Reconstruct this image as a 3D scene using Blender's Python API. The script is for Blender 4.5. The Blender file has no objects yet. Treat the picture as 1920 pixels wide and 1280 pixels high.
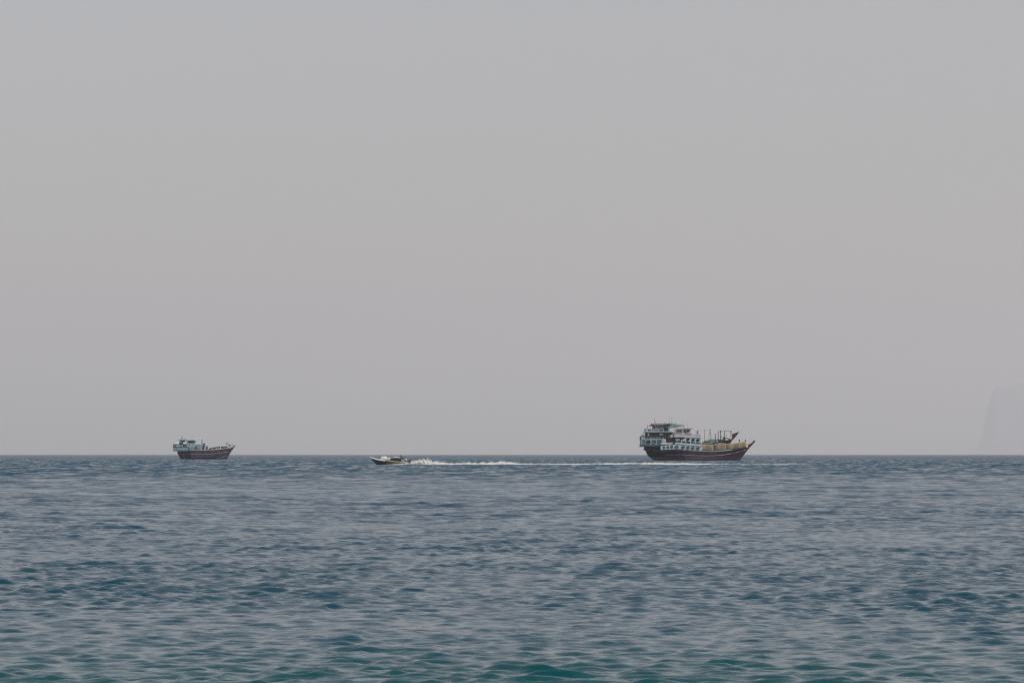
import bpy, bmesh, math, random
import numpy as np
from mathutils import Vector, Matrix

random.seed(7)
rng = np.random.default_rng(11)
SC = bpy.context.scene
COL = SC.collection
R = math.radians

# ------------------------------------------------------------------ camera
EYE = 1.8                      # camera height above the sea, m
F_PX = 8000.0                  # focal length in photo pixels (150 mm on 36 mm)
cam_d = bpy.data.cameras.new('camera')
cam_d.lens = 150; cam_d.sensor_width = 36
cam_d.shift_y = 211.5/1920
cam_d.clip_start = 0.5; cam_d.clip_end = 150000
cam_d.dof.use_dof = True; cam_d.dof.focus_distance = 1150; cam_d.dof.aperture_fstop = 14.0
cam = bpy.data.objects.new('camera', cam_d); COL.objects.link(cam)
cam.location = (0, 0, EYE); cam.rotation_euler = (R(90), 0, 0)
SC.camera = cam

# ------------------------------------------------------------------ world, sun, exposure
SUN_EL, SUN_AZ = 48.0, 114.0   # azimuth clockwise from +Y (the view direction)
world = bpy.data.worlds.new('World'); SC.world = world; world.use_nodes = True
nt = world.node_tree
bg = nt.nodes['Background']; bg.inputs[1].default_value = 0.089
sk = nt.nodes.new('ShaderNodeTexSky'); sk.sky_type = 'NISHITA'; sk.sun_disc = False
sk.sun_elevation = R(SUN_EL); sk.sun_rotation = R(SUN_AZ)
sk.dust_density = 1.2; sk.air_density = 1.0; sk.ozone_density = 1.0
hs = nt.nodes.new('ShaderNodeHueSaturation'); hs.inputs['Saturation'].default_value = 0.44
nt.links.new(sk.outputs[0], hs.inputs['Color'])
tn = nt.nodes.new('ShaderNodeMix'); tn.data_type = 'RGBA'; tn.blend_type = 'MULTIPLY'; tn.inputs[0].default_value = 1
tn.inputs[7].default_value = (1.055, .976, .966, 1)   # faint dust tint of the whole sky
nt.links.new(hs.outputs[0], tn.inputs[6]); nt.links.new(tn.outputs[2], bg.inputs[0])
sun_d = bpy.data.lights.new('sun', 'SUN'); sun_d.energy = 3.6; sun_d.angle = R(0.8); sun_d.color = (1.0, 0.93, 0.83)
sun = bpy.data.objects.new('sun', sun_d); COL.objects.link(sun)
sdir = Vector((math.cos(R(SUN_EL))*math.sin(R(SUN_AZ)), math.cos(R(SUN_EL))*math.cos(R(SUN_AZ)), math.sin(R(SUN_EL))))
sun.rotation_euler = sdir.to_track_quat('Z', 'Y').to_euler()
sun.location = (0, 0, 300)
SC.view_settings.view_transform = 'Standard'; SC.view_settings.look = 'None'
SC.view_settings.exposure = 0.15; SC.view_settings.gamma = 1.0
SC.view_settings.use_curve_mapping = False
SC.render.engine = 'CYCLES'
SC.cycles.use_denoising = True; SC.cycles.filter_width = 1.15
SC.cycles.max_bounces = 6; SC.cycles.volume_bounces = 1

# ------------------------------------------------------------------ helpers
def tag(o, label=None, cat=None, group=None, kind=None):
    if label: o['label'] = label
    if cat: o['category'] = cat
    if group: o['group'] = group
    if kind: o['kind'] = kind
    return o

def empty(name, loc, rz=0.0):
    o = bpy.data.objects.new(name, None); COL.objects.link(o)
    o.location = loc; o.rotation_euler = (0, 0, rz); o.empty_display_size = 0.5
    return o

MATS = {}
def mat(name, col, rough=0.6, var=0.22, scale=1.2, tint=None, metal=0.0, streak=1.0, spec=0.4):
    """painted / weathered surface: base colour broken up by noise, rust or dirt stains of colour `tint`"""
    m = bpy.data.materials.new(name); m.use_nodes = True; n = m.node_tree
    b = n.nodes['Principled BSDF']
    tc = n.nodes.new('ShaderNodeTexCoord'); mp = n.nodes.new('ShaderNodeMapping')
    mp.inputs['Scale'].default_value = (1, 1, 1.0/streak)
    n.links.new(tc.outputs['Object'], mp.inputs[0])
    nz = n.nodes.new('ShaderNodeTexNoise'); nz.inputs['Scale'].default_value = scale; nz.inputs['Detail'].default_value = 5
    n.links.new(mp.outputs[0], nz.inputs['Vector'])
    r = n.nodes.new('ShaderNodeValToRGB')
    t = tint if tint else tuple(c*(1-2*var) for c in col)
    r.color_ramp.elements[0].position = 0.34; r.color_ramp.elements[1].position = 0.62
    r.color_ramp.elements[0].color = (*[c*(1-var)+tc_*var for c, tc_ in zip(col, t)], 1)
    r.color_ramp.elements[1].color = (*col, 1)
    n.links.new(nz.outputs[0], r.inputs[0]); n.links.new(r.outputs[0], b.inputs['Base Color'])
    b.inputs['Roughness'].default_value = rough; b.inputs['Metallic'].default_value = metal
    b.inputs['Specular IOR Level'].default_value = spec
    MATS[name] = m
    return m

class MB:
    """collects shapes; build() links them as ONE mesh object"""
    def __init__(s): s.v = []; s.f = []; s.mi = []
    def add(s, vs, fs, mi=0):
        o = len(s.v); s.v += [tuple(p) for p in vs]; s.f += [tuple(i+o for i in f) for f in fs]; s.mi += [mi]*len(fs)
    def box(s, x0, x1, y0, y1, z0, z1, mi=0):
        s.add([(x0,y0,z0),(x1,y0,z0),(x1,y1,z0),(x0,y1,z0),(x0,y0,z1),(x1,y0,z1),(x1,y1,z1),(x0,y1,z1)],
              [(0,3,2,1),(4,5,6,7),(0,1,5,4),(1,2,6,5),(2,3,7,6),(3,0,4,7)], mi)
    def prism(s, poly, y0, y1, mi=0):
        """poly: (x,z) outline, extruded from y0 to y1"""
        n = len(poly); area = sum(poly[i][0]*poly[(i+1)%n][1]-poly[(i+1)%n][0]*poly[i][1] for i in range(n))
        if area < 0: poly = poly[::-1]
        s.add([(x,y0,z) for x,z in poly]+[(x,y1,z) for x,z in poly],
              [tuple(range(n)), tuple(range(2*n-1, n-1, -1))]+[(i, i+n, (i+1)%n+n, (i+1)%n) for i in range(n)], mi)
    def tube(s, pts, r, n=8, mi=0, r1=None):
        pts = [Vector(p) for p in pts]; k = len(pts); base = len(s.v); vs = []; fs = []
        for i, p in enumerate(pts):
            d = (pts[min(i+1,k-1)]-pts[max(i-1,0)]).normalized()
            a = d.cross(Vector((0,0,1)) if abs(d.z) < .9 else Vector((1,0,0))).normalized(); b = d.cross(a)
            rr = r if r1 is None else r+(r1-r)*i/(k-1)
            vs += [p+(a*math.cos(2*math.pi*j/n)+b*math.sin(2*math.pi*j/n))*rr for j in range(n)]
        for i in range(k-1):
            fs += [(i*n+j, i*n+(j+1)%n, (i+1)*n+(j+1)%n, (i+1)*n+j) for j in range(n)]
        fs += [tuple(range(n-1,-1,-1)), tuple((k-1)*n+j for j in range(n))]
        s.add(vs, fs, mi)
    def ell(s, c, rx, ry, rz, nu=14, nv=9, mi=0):
        vs = []; fs = []
        for i in range(nv+1):
            t = math.pi*i/nv
            for j in range(nu):
                p = 2*math.pi*j/nu
                vs.append((c[0]+rx*math.sin(t)*math.cos(p), c[1]+ry*math.sin(t)*math.sin(p), c[2]+rz*math.cos(t)))
        for i in range(nv):
            for j in range(nu):
                fs.append((i*nu+j, (i+1)*nu+j, (i+1)*nu+(j+1)%nu, i*nu+(j+1)%nu))
        s.add(vs, fs, mi)
    def band(s, line, h, y0, y1, mi=0):
        """strip of height h hanging below the (x,z) polyline, from depth y0 to y1"""
        n = len(line); vs = []
        for x, z in line: vs += [(x,y0,z),(x,y1,z),(x,y1,z-h),(x,y0,z-h)]
        fs = [(3,2,1,0), tuple(4*(n-1)+k for k in range(4))]
        for i in range(n-1):
            a = 4*i; b = a+4
            fs += [(a+k, b+k, b+(k+1)%4, a+(k+1)%4) for k in range(4)]
        s.add(vs, fs, mi)
    def build(s, name, m, parent=None, smooth=False, bevel=0.0):
        me = bpy.data.meshes.new(name); me.from_pydata(s.v, [], s.f)
        ms = m if isinstance(m, (list, tuple)) else [m]
        for k in ms: me.materials.append(k)
        if len(ms) > 1: me.polygons.foreach_set('material_index', s.mi)
        bm = bmesh.new(); bm.from_mesh(me); bmesh.ops.recalc_face_normals(bm, faces=bm.faces)
        if bevel > 0: bmesh.ops.bevel(bm, geom=[e for e in bm.edges if e.calc_face_angle(0) > .6], offset=bevel, segments=1, affect='EDGES', clamp_overlap=True)
        bm.to_mesh(me); bm.free()
        if smooth: me.polygons.foreach_set('use_smooth', [True]*len(me.polygons))
        me.update()
        o = bpy.data.objects.new(name, me); COL.objects.link(o)
        if parent: o.parent = parent
        return o

def lerp_line(line, x):
    if x <= line[0][0]: return line[0][1]
    for (a, b), (c, d) in zip(line, line[1:]):
        if x <= c: return b+(d-b)*(x-a)/(c-a)
    return line[-1][1]

def along(poly, t):
    """point at fraction t of an (x,z) polyline"""
    L = [0.0]
    for p, q in zip(poly, poly[1:]): L.append(L[-1]+math.dist(p, q))
    d = t*L[-1]
    for i in range(len(poly)-1):
        if d <= L[i+1] or i == len(poly)-2:
            k = (d-L[i])/(L[i+1]-L[i]); return tuple(a+(b-a)*k for a, b in zip(poly[i], poly[i+1]))

class Plan:
    """drawing of one vessel: X right, Y down in drawing units u metres each, origin at (X0, W) on the waterline"""
    def __init__(s, X0, W, u): s.X0, s.W, s.u = X0, W, u
    def x(s, X): return (X-s.X0)*s.u
    def z(s, Y): return (s.W-Y)*s.u
    def p(s, X, Y): return (s.x(X), s.z(Y))
    def P(s, X, d, Y): return (s.x(X), d, s.z(Y))
    def line(s, L): return [s.p(*q) for q in L]
    def box(s, mb, X0, X1, Y0, Y1, d0, d1, mi=0): mb.box(s.x(X0), s.x(X1), d0, d1, s.z(Y1), s.z(Y0), mi)
    def prism(s, mb, L, d0, d1, mi=0): mb.prism(s.line(L), d0, d1, mi)
    def tube(s, mb, pts, r, n=8, mi=0, r1=None): mb.tube([s.P(*q) for q in pts], r, n, mi, r1)
    def band(s, mb, L, h, d0, d1, mi=0): mb.band(s.line(L), h*s.u, d0, d1, mi)

class Hull:
    def __init__(s, plan, sheer, stern, stem, B, ws, ut, ub, bilge=.72):
        s.pl = plan; s.sheer = plan.line(sheer); s.stern = plan.line(stern); s.stem = plan.line(stem)
        s.B, s.ws, s.ut, s.ub, s.bilge = B, ws, ut, ub, bilge
    def S(s, u, v):
        xs, zs = along(s.stern, 1-v); xb, zb = along(s.stem, 1-v)
        x = xs+(xb-xs)*u; z = zs+(zb-zs)*u
        x1s, z1s = s.stern[0]; x1b, z1b = s.stem[0]
        xt = x1s+(x1b-x1s)*u
        z += (lerp_line(s.sheer, xt)-(z1s+(z1b-z1s)*u))*v**1.3
        if u < s.ut: f = s.ws+(1-s.ws)*(u/s.ut)
        elif u < s.ub: f = 1
        else:
            t = (u-s.ub)/(1-s.ub); f = (1-t**1.9)
        low = min(1, v/.38)
        g = s.bilge*low**.5+(1-s.bilge)*low if low < 1 else 1
        fl = 1-(1-v)*.42*max(0, (u-.55)/.45)-(1-v)*.35*max(0, (s.ut-u)/s.ut)
        return x, s.B*f*g*fl, z
    def y_at(s, x, z):
        lo, hi = 0.0, 1.0
        for _ in range(30):
            v = (lo+hi)/2; xs, _z = along(s.stern, 1-v); xb, _z = along(s.stem, 1-v)
            u = min(1, max(0, (x-xs)/(xb-xs)))
            if s.S(u, v)[2] < z: lo = v
            else: hi = v
        return s.S(u, v)[1]
    def build(s, name, m, parent, nu=70, nv=18):
        mb = MB(); vs = []; fs = []
        for side in (-1, 1):
            o = len(vs)
            for i in range(nu+1):
                for j in range(nv+1):
                    x, y, z = s.S(i/nu, j/nv); vs.append((x, side*y, z))
            for i in range(nu):
                for j in range(nv):
                    a = o+i*(nv+1)+j; fs.append((a, a+nv+1, a+nv+2, a+1))
        n = (nu+1)*(nv+1)
        for j in range(nv): fs.append((j, j+1, n+j+1, n+j))        # transom
        mb.add(vs, fs)
        o = mb.build(name, m, parent)
        dk = MB(); L = []
        for i in range(nu+1):
            x, y, z = s.S(i/nu, .93); L.append((x, y*.985, z))
        dk.add([(x, -y, z) for x, y, z in L]+[(x, y, z) for x, y, z in L], [(i, i+1, nu+2+i, nu+1+i) for i in range(nu)])
        dk.build('deck', MATS['deck_wood'], parent)
        return o
    def wale(s, name, m, parent, L, h, proud=.08, n=44):
        """rubbing strake that follows the hull on both sides"""
        L = s.pl.line(L); x0, x1 = L[0][0], L[-1][0]; h *= s.pl.u
        for side in (-1, 1):
            mb = MB(); vs = []; fs = []
            for i in range(n+1):
                x = x0+(x1-x0)*i/n; z = lerp_line(L, x)
                yt = s.y_at(x, z+h/2); yb = s.y_at(x, z-h/2)
                vs += [(x, side*(yt-.05), z+h/2), (x, side*(max(yt, yb)+proud), z+h/2), (x, side*(max(yt, yb)+proud), z-h/2), (x, side*(yb-.05), z-h/2)]
            for i in range(n):
                a = 4*i; fs += [(a+k, a+4+k, a+4+(k+1)%4, a+(k+1)%4) for k in range(4)]
            fs += [(0,1,2,3), (4*n, 4*n+3, 4*n+2, 4*n+1)]
            mb.add(vs, fs); mb.build(name, m, parent)

def pierced_panel(pl, top, bot, X0, X1, holes, d, t, name, m, parent):
    """plank panel with oval openings; top / bot are curves (X,Y); holes (X,Y,rx,ry); front face at depth d, thickness t inward (+)"""
    mb = MB(); hs = sorted(holes)
    cuts = [X0]+[(a[0]+a[2]+b[0]-b[2])/2 for a, b in zip(hs, hs[1:])]+[X1]
    yt = lambda X: lerp_line(top, X); yb = lambda X: lerp_line(bot, X)
    for k, (cx, cy, rx, ry) in enumerate(hs):
        a, b = cuts[k], cuts[k+1]
        angs = [2*math.pi*i/22 for i in range(22)]
        corners = [(a, yt(a)), (b, yt(b)), (b, yb(b)), (a, yb(a))]
        angs = sorted(set(angs) | {math.atan2((c[1]-cy)/ry, (c[0]-cx)/rx) % (2*math.pi) for c in corners})
        inn, out = [], []
        for q in angs:
            ca, sa = math.cos(q)*rx, math.sin(q)*ry
            inn.append((cx+ca, cy+sa))
            best = 1e9
            if ca > 1e-9: best = min(best, (b-cx)/ca)
            if ca < -1e-9: best = min(best, (a-cx)/ca)
            for _ in range(3):
                xx = cx+ca*min(best, 1e3)
                lim = (yb(xx)-cy)/sa if sa > 1e-9 else ((yt(xx)-cy)/sa if sa < -1e-9 else 1e9)
                if lim < best: best = lim
            out.append((cx+ca*best, cy+sa*best))
        n = len(angs)
        vs = [pl.P(X, d, Y) for X, Y in inn]+[pl.P(X, d, Y) for X, Y in out]+[pl.P(X, d+t, Y) for X, Y in inn]+[pl.P(X, d+t, Y) for X, Y in out]
        fs = []
        for i in range(n):
            j = (i+1) % n
            fs += [(i, j, n+j, n+i), (2*n+i, 3*n+i, 3*n+j, 2*n+j), (i, 2*n+i, 2*n+j, j), (n+i, n+j, 3*n+j, 3*n+i)]
        mb.add(vs, fs)
    return mb.build(name, m, parent)

def ring(pl, cx, cy, rx, ry, w, d0, d1, name, m, parent):
    """oval window frame of width w units"""
    n = 22; vs = []; fs = []
    for k, (e, d) in enumerate(((0, d0), (w, d0), (w, d1), (0, d1))):
        vs += [pl.P(cx+(rx+e)*math.cos(2*math.pi*i/n), d, cy+(ry+e)*math.sin(2*math.pi*i/n)) for i in range(n)]
    for k in range(4):
        k2 = (k+1) % 4
        fs += [(k*n+i, k*n+(i+1)%n, k2*n+(i+1)%n, k2*n+i) for i in range(n)]
    mb = MB(); mb.add(vs, fs); return mb.build(name, m, parent)

def disc(pl, cx, cy, rx, ry, d, name, m, parent, t=.05):
    n = 20; mb = MB()
    mb.prism([pl.p(cx+rx*math.cos(2*math.pi*i/n), cy+ry*math.sin(2*math.pi*i/n)) for i in range(n)], d, d+t)
    return mb.build(name, m, parent)

def railing(pl, X0, X1, Yt, Yb, d, n, parent, m, r=.035, mid=True):
    mb = MB(); L = lambda Y, X: Y if not callable(Y) else Y(X)
    o = MB(); pl.tube(o, [(X0+(X1-X0)*i/8, d, L(Yt, X0+(X1-X0)*i/8)) for i in range(9)], r*1.2, 6)
    ro = o.build('railing', m, parent)
    if mid:
        o = MB(); pl.tube(o, [(X0+(X1-X0)*i/8, d, (L(Yt, X0+(X1-X0)*i/8)+L(Yb, X0+(X1-X0)*i/8))/2) for i in range(9)], r*.8, 6)
        o.build('mid_rail', m, ro)
    me = None
    for i in range(n+1):
        X = X0+(X1-X0)*i/n; p = MB(); pl.tube(p, [(X, d, L(Yt, X)), (X, d, L(Yb, X))], r, 6); p.build('rail_post', m, ro)

def pole(pl, pts, r, name, m, parent, r1=None, n=8):
    mb = MB(); pl.tube(mb, pts, r, n, 0, r1); return mb.build(name, m, parent)

def bx(pl, X0, X1, Y0, Y1, d0, d1, name, m, parent, bevel=.02):
    mb = MB(); pl.box(mb, X0, X1, Y0, Y1, d0, d1); return mb.build(name, m, parent, bevel=bevel)

def noise_fn(seed, n=14, f0=.4, f1=3.0, dims=2):
    g = np.random.default_rng(seed); K = g.normal(size=(n, dims)); K /= np.linalg.norm(K, axis=1)[:, None]
    f = np.exp(g.uniform(math.log(f0), math.log(f1), n)); ph = g.uniform(0, 6.28, n)
    return lambda *c: sum(math.sin(sum(c[k]*K[i, k] for k in range(dims))*f[i]+ph[i])*(f0/f[i])**.6 for i in range(n))/math.sqrt(n)

def soft_bundle(pl, top, bot, d0, d1, name, m, parent, seed=0, nx=26, amp=.08, e=.34):
    """stacked goods under a lashed tarpaulin: rounded box between the curves top and bot (X,Y), with folds"""
    f = noise_fn(seed, 16, .8, 5, 3); X0, X1 = top[0][0], top[-1][0]; n2 = 40
    sp = lambda c, k: math.copysign(abs(c)**k, c)
    vs = []; fs = []; dm, dh = (d0+d1)/2, (d1-d0)/2
    for i in range(nx+1):
        t = i/nx; X = X0+(X1-X0)*t
        yt, yb = lerp_line(top, X), lerp_line(bot, X); zt, zb = pl.z(yt), pl.z(yb)
        edge = max(0, 1-abs(2*t-1)**9)**.5
        for j in range(n2):
            a = 2*math.pi*j/n2
            y = dm+dh*sp(math.cos(a), e)*(.90+.10*edge); z = (zt+zb)/2+(zt-zb)/2*sp(math.sin(a), e)*(.93+.07*edge)
            x = pl.x(X)
            fold = f(x*1.6, y*.8, z*.4)*amp
            vs.append((x+fold*.5, y-fold*math.cos(a)*1.0, z+fold*.8*max(0, math.sin(a))))
    for i in range(nx):
        fs += [(i*n2+j, i*n2+(j+1)%n2, (i+1)*n2+(j+1)%n2, (i+1)*n2+j) for j in range(n2)]
    fs += [tuple(range(n2)), tuple(nx*n2+j for j in range(n2-1, -1, -1))]
    mb = MB(); mb.add(vs, fs); return mb.build(name, m, parent, smooth=True)

def cloth(pl, grid, name, m, parent, t=.03):
    """sagging cloth from a grid of drawing points [(X,d,Y)]"""
    nu, nv = len(grid), len(grid[0]); mb = MB()
    vs = [pl.P(*q) for row in grid for q in row]; vs += [(x, y, z-t) for x, y, z in vs]; n = nu*nv; fs = []
    for i in range(nu-1):
        for j in range(nv-1):
            a = i*nv+j; q = (a, a+1, a+nv+1, a+nv); fs += [q, tuple(n+k for k in q[::-1])]
    for i in range(nu-1):
        for j in (0, nv-1): a = i*nv+j; fs.append((a, a+nv, n+a+nv, n+a))
    for j in range(nv-1):
        for i in (0, nu-1): a = i*nv+j; fs.append((a, a+1, n+a+1, n+a))
    mb.add(vs, fs); return mb.build(name, m, parent, smooth=True)

# ------------------------------------------------------------------ sea
def wave_field(x, y, dr, dth, r):
    g = np.random.default_rng(5); N = 260
    lam = np.exp(g.uniform(math.log(.14), math.log(6.0), N))
    th = g.normal(0, R(27), N); th[lam < .38] *= 1.6; big = lam > 2; th[big] *= .8
    k = 2*np.pi/lam; kx = k*np.sin(th); ky = -k*np.cos(th); ph = g.uniform(0, 2*np.pi, N)
    lt = np.log(lam)
    bell = lambda c, w_: np.exp(-((lt-math.log(c))/w_)**2)
    part = lambda w_, sl: (w_/np.sqrt((w_**2).sum()/2)*sl)**2
    slope = np.sqrt(part(bell(.39, .40), .185)+part(bell(.22, .40), .105)+part(bell(1.1, .5), .035))
    amp = slope/k
    # gusts: patches of rougher and smoother water
    gm = np.zeros_like(x)
    for i in range(16):
        lx, ly = np.exp(g.uniform(2.2, 5.2)), np.exp(g.uniform(2.4, 4.4))
        gm += np.sin(x*2*np.pi/lx*g.choice([-1, 1])+y*2*np.pi/ly+g.uniform(0, 6.28))*.36
    gm = np.clip(.97+.18*gm, .65, 1.35).astype(np.float32)
    # longer chop further out, over the deeper water
    K1, K2 = 60, 70; K = K1+K2
    lam2 = np.exp(np.concatenate([g.normal(math.log(.95), .32, K1), g.uniform(math.log(1.4), math.log(10.0), K2)])); th2 = g.normal(0, R(28), K); k2 = 2*np.pi/lam2
    gate = [np.clip((r-50)/70, 0, 1), np.clip((r-90)/300, 0, 1)]
    amp2 = np.concatenate([np.full(K1, .145/math.sqrt(K1/2)), np.full(K2, .075/math.sqrt(K2/2))])/k2
    lam = np.concatenate([lam, lam2]); k = np.concatenate([k, k2]); amp = np.concatenate([amp, amp2]); N = len(lam)
    kx = np.concatenate([kx, k2*np.sin(th2)]); ky = np.concatenate([ky, -k2*np.cos(th2)]); ph = np.concatenate([ph, g.uniform(0, 6.28, K)])
    z = np.zeros_like(x); dx = np.zeros_like(x); dy = np.zeros_like(x)
    for i in range(N):
        fade = np.clip((abs(2*np.pi/ky[i])/dr-2.0)/1.4, 0, 1)*(1 if i < N-K else gate[0] if i < N-K2 else gate[1])
        fade *= np.clip((2*np.pi/(abs(kx[i])+1e-6)/(r*dth.min())-2.0)/1.6, 0, 1)
        sel = np.nonzero(fade > 0)[0]
        if not len(sel): continue
        a0, a1 = sel[0], sel[-1]+1
        fx = np.clip((2*np.pi/(abs(kx[i])+1e-6)/(r[a0:a1, None]*dth[None])-2.0)/1.6, 0, 1).astype(np.float32)
        A = (amp[i]*fade[a0:a1]).astype(np.float32)[:, None]*fx*(gm[a0:a1] if lam[i] < 3 else 1.0)
        p = kx[i]*x[a0:a1]+ky[i]*y[a0:a1]+ph[i]
        s, c = np.sin(p), np.cos(p)
        z[a0:a1] += A*c; h = A*s*.95
        dx[a0:a1] -= h*kx[i]/k[i]; dy[a0:a1] -= h*ky[i]/k[i]
    return x+dx, y+dy, z, gm

FAR_SLOPE = 1.55
def build_sea():
    az = np.concatenate([np.linspace(-180, -22, 27)[:-1], np.linspace(-22, -8.4, 52)[:-1], np.linspace(-8.4, 8.4, 460), np.linspace(8.4, 22, 52)[1:], np.linspace(22, 180, 27)[1:-1]])*np.pi/180
    dth = np.minimum(np.gradient(az), .005)
    r = [2.0, 4, 7, 11, 15, 20, 25]; q = 29.0
    while q < 500: r.append(q); q *= 1.0018
    while q < 2000: r.append(q); q *= 1.0030
    while q < 56000: r.append(q); q *= 1.02
    r = np.array(r); dr = np.gradient(r)
    X = (r[:, None]*np.sin(az)[None]).astype(np.float32); Y = (r[:, None]*np.cos(az)[None]).astype(np.float32)
    x, y, z, gm = wave_field(X, Y, dr, dth, r)
    dense = np.clip((R(22)-np.abs(az))/R(3), 0, 1).astype(np.float32)[None]
    x = X+(x-X)*dense; y = Y+(y-Y)*dense; z = z*dense
    nr, na = X.shape; n = nr*na
    co = np.stack([x, y, z], -1).reshape(-1, 3).astype(np.float32)
    co = np.concatenate([co, [[0, 0, 0]]]).astype(np.float32)
    I = np.arange(nr-1)[:, None]*na; J = np.arange(na)[None]; J2 = (J+1) % na
    quads = np.stack([I+J, I+na+J, I+na+J2, I+J2], -1).reshape(-1, 4)[:, ::-1]
    tris = np.stack([np.full(na, n), np.arange(na), (np.arange(na)+1) % na], -1)[:, ::-1]
    me = bpy.data.meshes.new('sea')
    me.vertices.add(len(co)); me.vertices.foreach_set('co', co.ravel())
    loops = np.concatenate([quads.ravel(), tris.ravel()]).astype(np.int32)
    me.loops.add(len(loops)); me.loops.foreach_set('vertex_index', loops)
    nq, ntr = len(quads), len(tris)
    starts = np.concatenate([np.arange(nq)*4, nq*4+np.arange(ntr)*3]).astype(np.int32)
    me.polygons.add(nq+ntr); me.polygons.foreach_set('loop_start', starts)
    me.polygons.foreach_set('use_smooth', np.ones(nq+ntr, bool))
    me.update(calc_edges=True)
    o = bpy.data.objects.new('sea', me); COL.objects.link(o); o['kind'] = 'structure'
    # water: dark teal body, greener over the shallows near the shore, glossy surface with wind ripples
    m = bpy.data.materials.new('sea_water'); m.use_nodes = True; t = m.node_tree; b = t.nodes['Principled BSDF']
    tc = t.nodes.new('ShaderNodeTexCoord'); sep = t.nodes.new('ShaderNodeSeparateXYZ'); t.links.new(tc.outputs['Object'], sep.inputs[0])
    nz0 = t.nodes.new('ShaderNodeTexNoise'); nz0.inputs['Scale'].default_value = .12; nz0.inputs['Detail'].default_value = 3
    t.links.new(tc.outputs['Object'], nz0.inputs['Vector'])
    ma = t.nodes.new('ShaderNodeMath'); ma.operation = 'MULTIPLY_ADD'; t.links.new(nz0.outputs[0], ma.inputs[0]); ma.inputs[1].default_value = 14; t.links.new(sep.outputs[1], ma.inputs[2])
    mr = t.nodes.new('ShaderNodeMapRange'); t.links.new(ma.outputs[0], mr.inputs[0])
    mr.inputs[1].default_value = 39; mr.inputs[2].default_value = 130
    cr = t.nodes.new('ShaderNodeValToRGB'); t.links.new(mr.outputs[0], cr.inputs[0])
    e = cr.color_ramp.elements
    e[0].position = 0; e[0].color = (.002, .052, .060, 1)
    e[1].position = 1; e[1].color = (.0002, .038, .068, 1)
    k = e.new(.14); k.color = (.0002, .040, .064, 1)
    t.links.new(cr.outputs[0], b.inputs['Base Color'])
    b.inputs['IOR'].default_value = 1.205; b.inputs['Specular Tint'].default_value = (.45, .84, 1, 1); b.inputs['Roughness'].default_value = .09
    b.inputs['Specular IOR Level'].default_value = .5
    def ripple(scale, sx, dist, prev=None):
        mp = t.nodes.new('ShaderNodeMapping'); mp.inputs['Scale'].default_value = (sx, 1, 1); t.links.new(tc.outputs['Object'], mp.inputs[0])
        nz = t.nodes.new('ShaderNodeTexNoise'); nz.inputs['Scale'].default_value = scale; nz.inputs['Detail'].default_value = 3
        nz.inputs['Roughness'].default_value = .55; t.links.new(mp.outputs[0], nz.inputs['Vector'])
        bp = t.nodes.new('ShaderNodeBump'); bp.inputs['Distance'].default_value = dist; bp.inputs['Strength'].default_value = 1.0
        t.links.new(nz.outputs[0], bp.inputs['Height'])
        if prev: t.links.new(prev.outputs[0], bp.inputs['Normal'])
        return bp
    # slopes too fine for the mesh further out: the normal itself is scattered
    nz3 = t.nodes.new('ShaderNodeTexNoise'); nz3.inputs['Scale'].default_value = 1.1; nz3.inputs['Detail'].default_value = 4; nz3.inputs['Roughness'].default_value = .6
    mp3 = t.nodes.new('ShaderNodeMapping'); mp3.inputs['Scale'].default_value = (.55, .25, 1); t.links.new(tc.outputs['Object'], mp3.inputs[0]); t.links.new(mp3.outputs[0], nz3.inputs['Vector'])
    sub = t.nodes.new('ShaderNodeVectorMath'); sub.operation = 'SUBTRACT'; t.links.new(nz3.outputs['Color'], sub.inputs[0]); sub.inputs[1].default_value = (.5, .63, .5)
    am = t.nodes.new('ShaderNodeMapRange'); t.links.new(sep.outputs[1], am.inputs[0])
    am.inputs[1].default_value = 60; am.inputs[2].default_value = 700; am.inputs[3].default_value = .0; am.inputs[4].default_value = FAR_SLOPE
    sc = t.nodes.new('ShaderNodeVectorMath'); sc.operation = 'SCALE'; t.links.new(sub.outputs[0], sc.inputs[0]); t.links.new(am.outputs[0], sc.inputs['Scale'])
    b1 = ripple(9.0, .85, .011); b2 = ripple(2.6, .75, .014, b1)
    an = t.nodes.new('ShaderNodeVectorMath'); an.operation = 'ADD'; t.links.new(b2.outputs[0], an.inputs[0]); t.links.new(sc.outputs[0], an.inputs[1])
    no = t.nodes.new('ShaderNodeVectorMath'); no.operation = 'NORMALIZE'; t.links.new(an.outputs[0], no.inputs[0])
    t.links.new(no.outputs[0], b.inputs['Normal'])
    me.materials.append(m)
    return o
build_sea()

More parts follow.
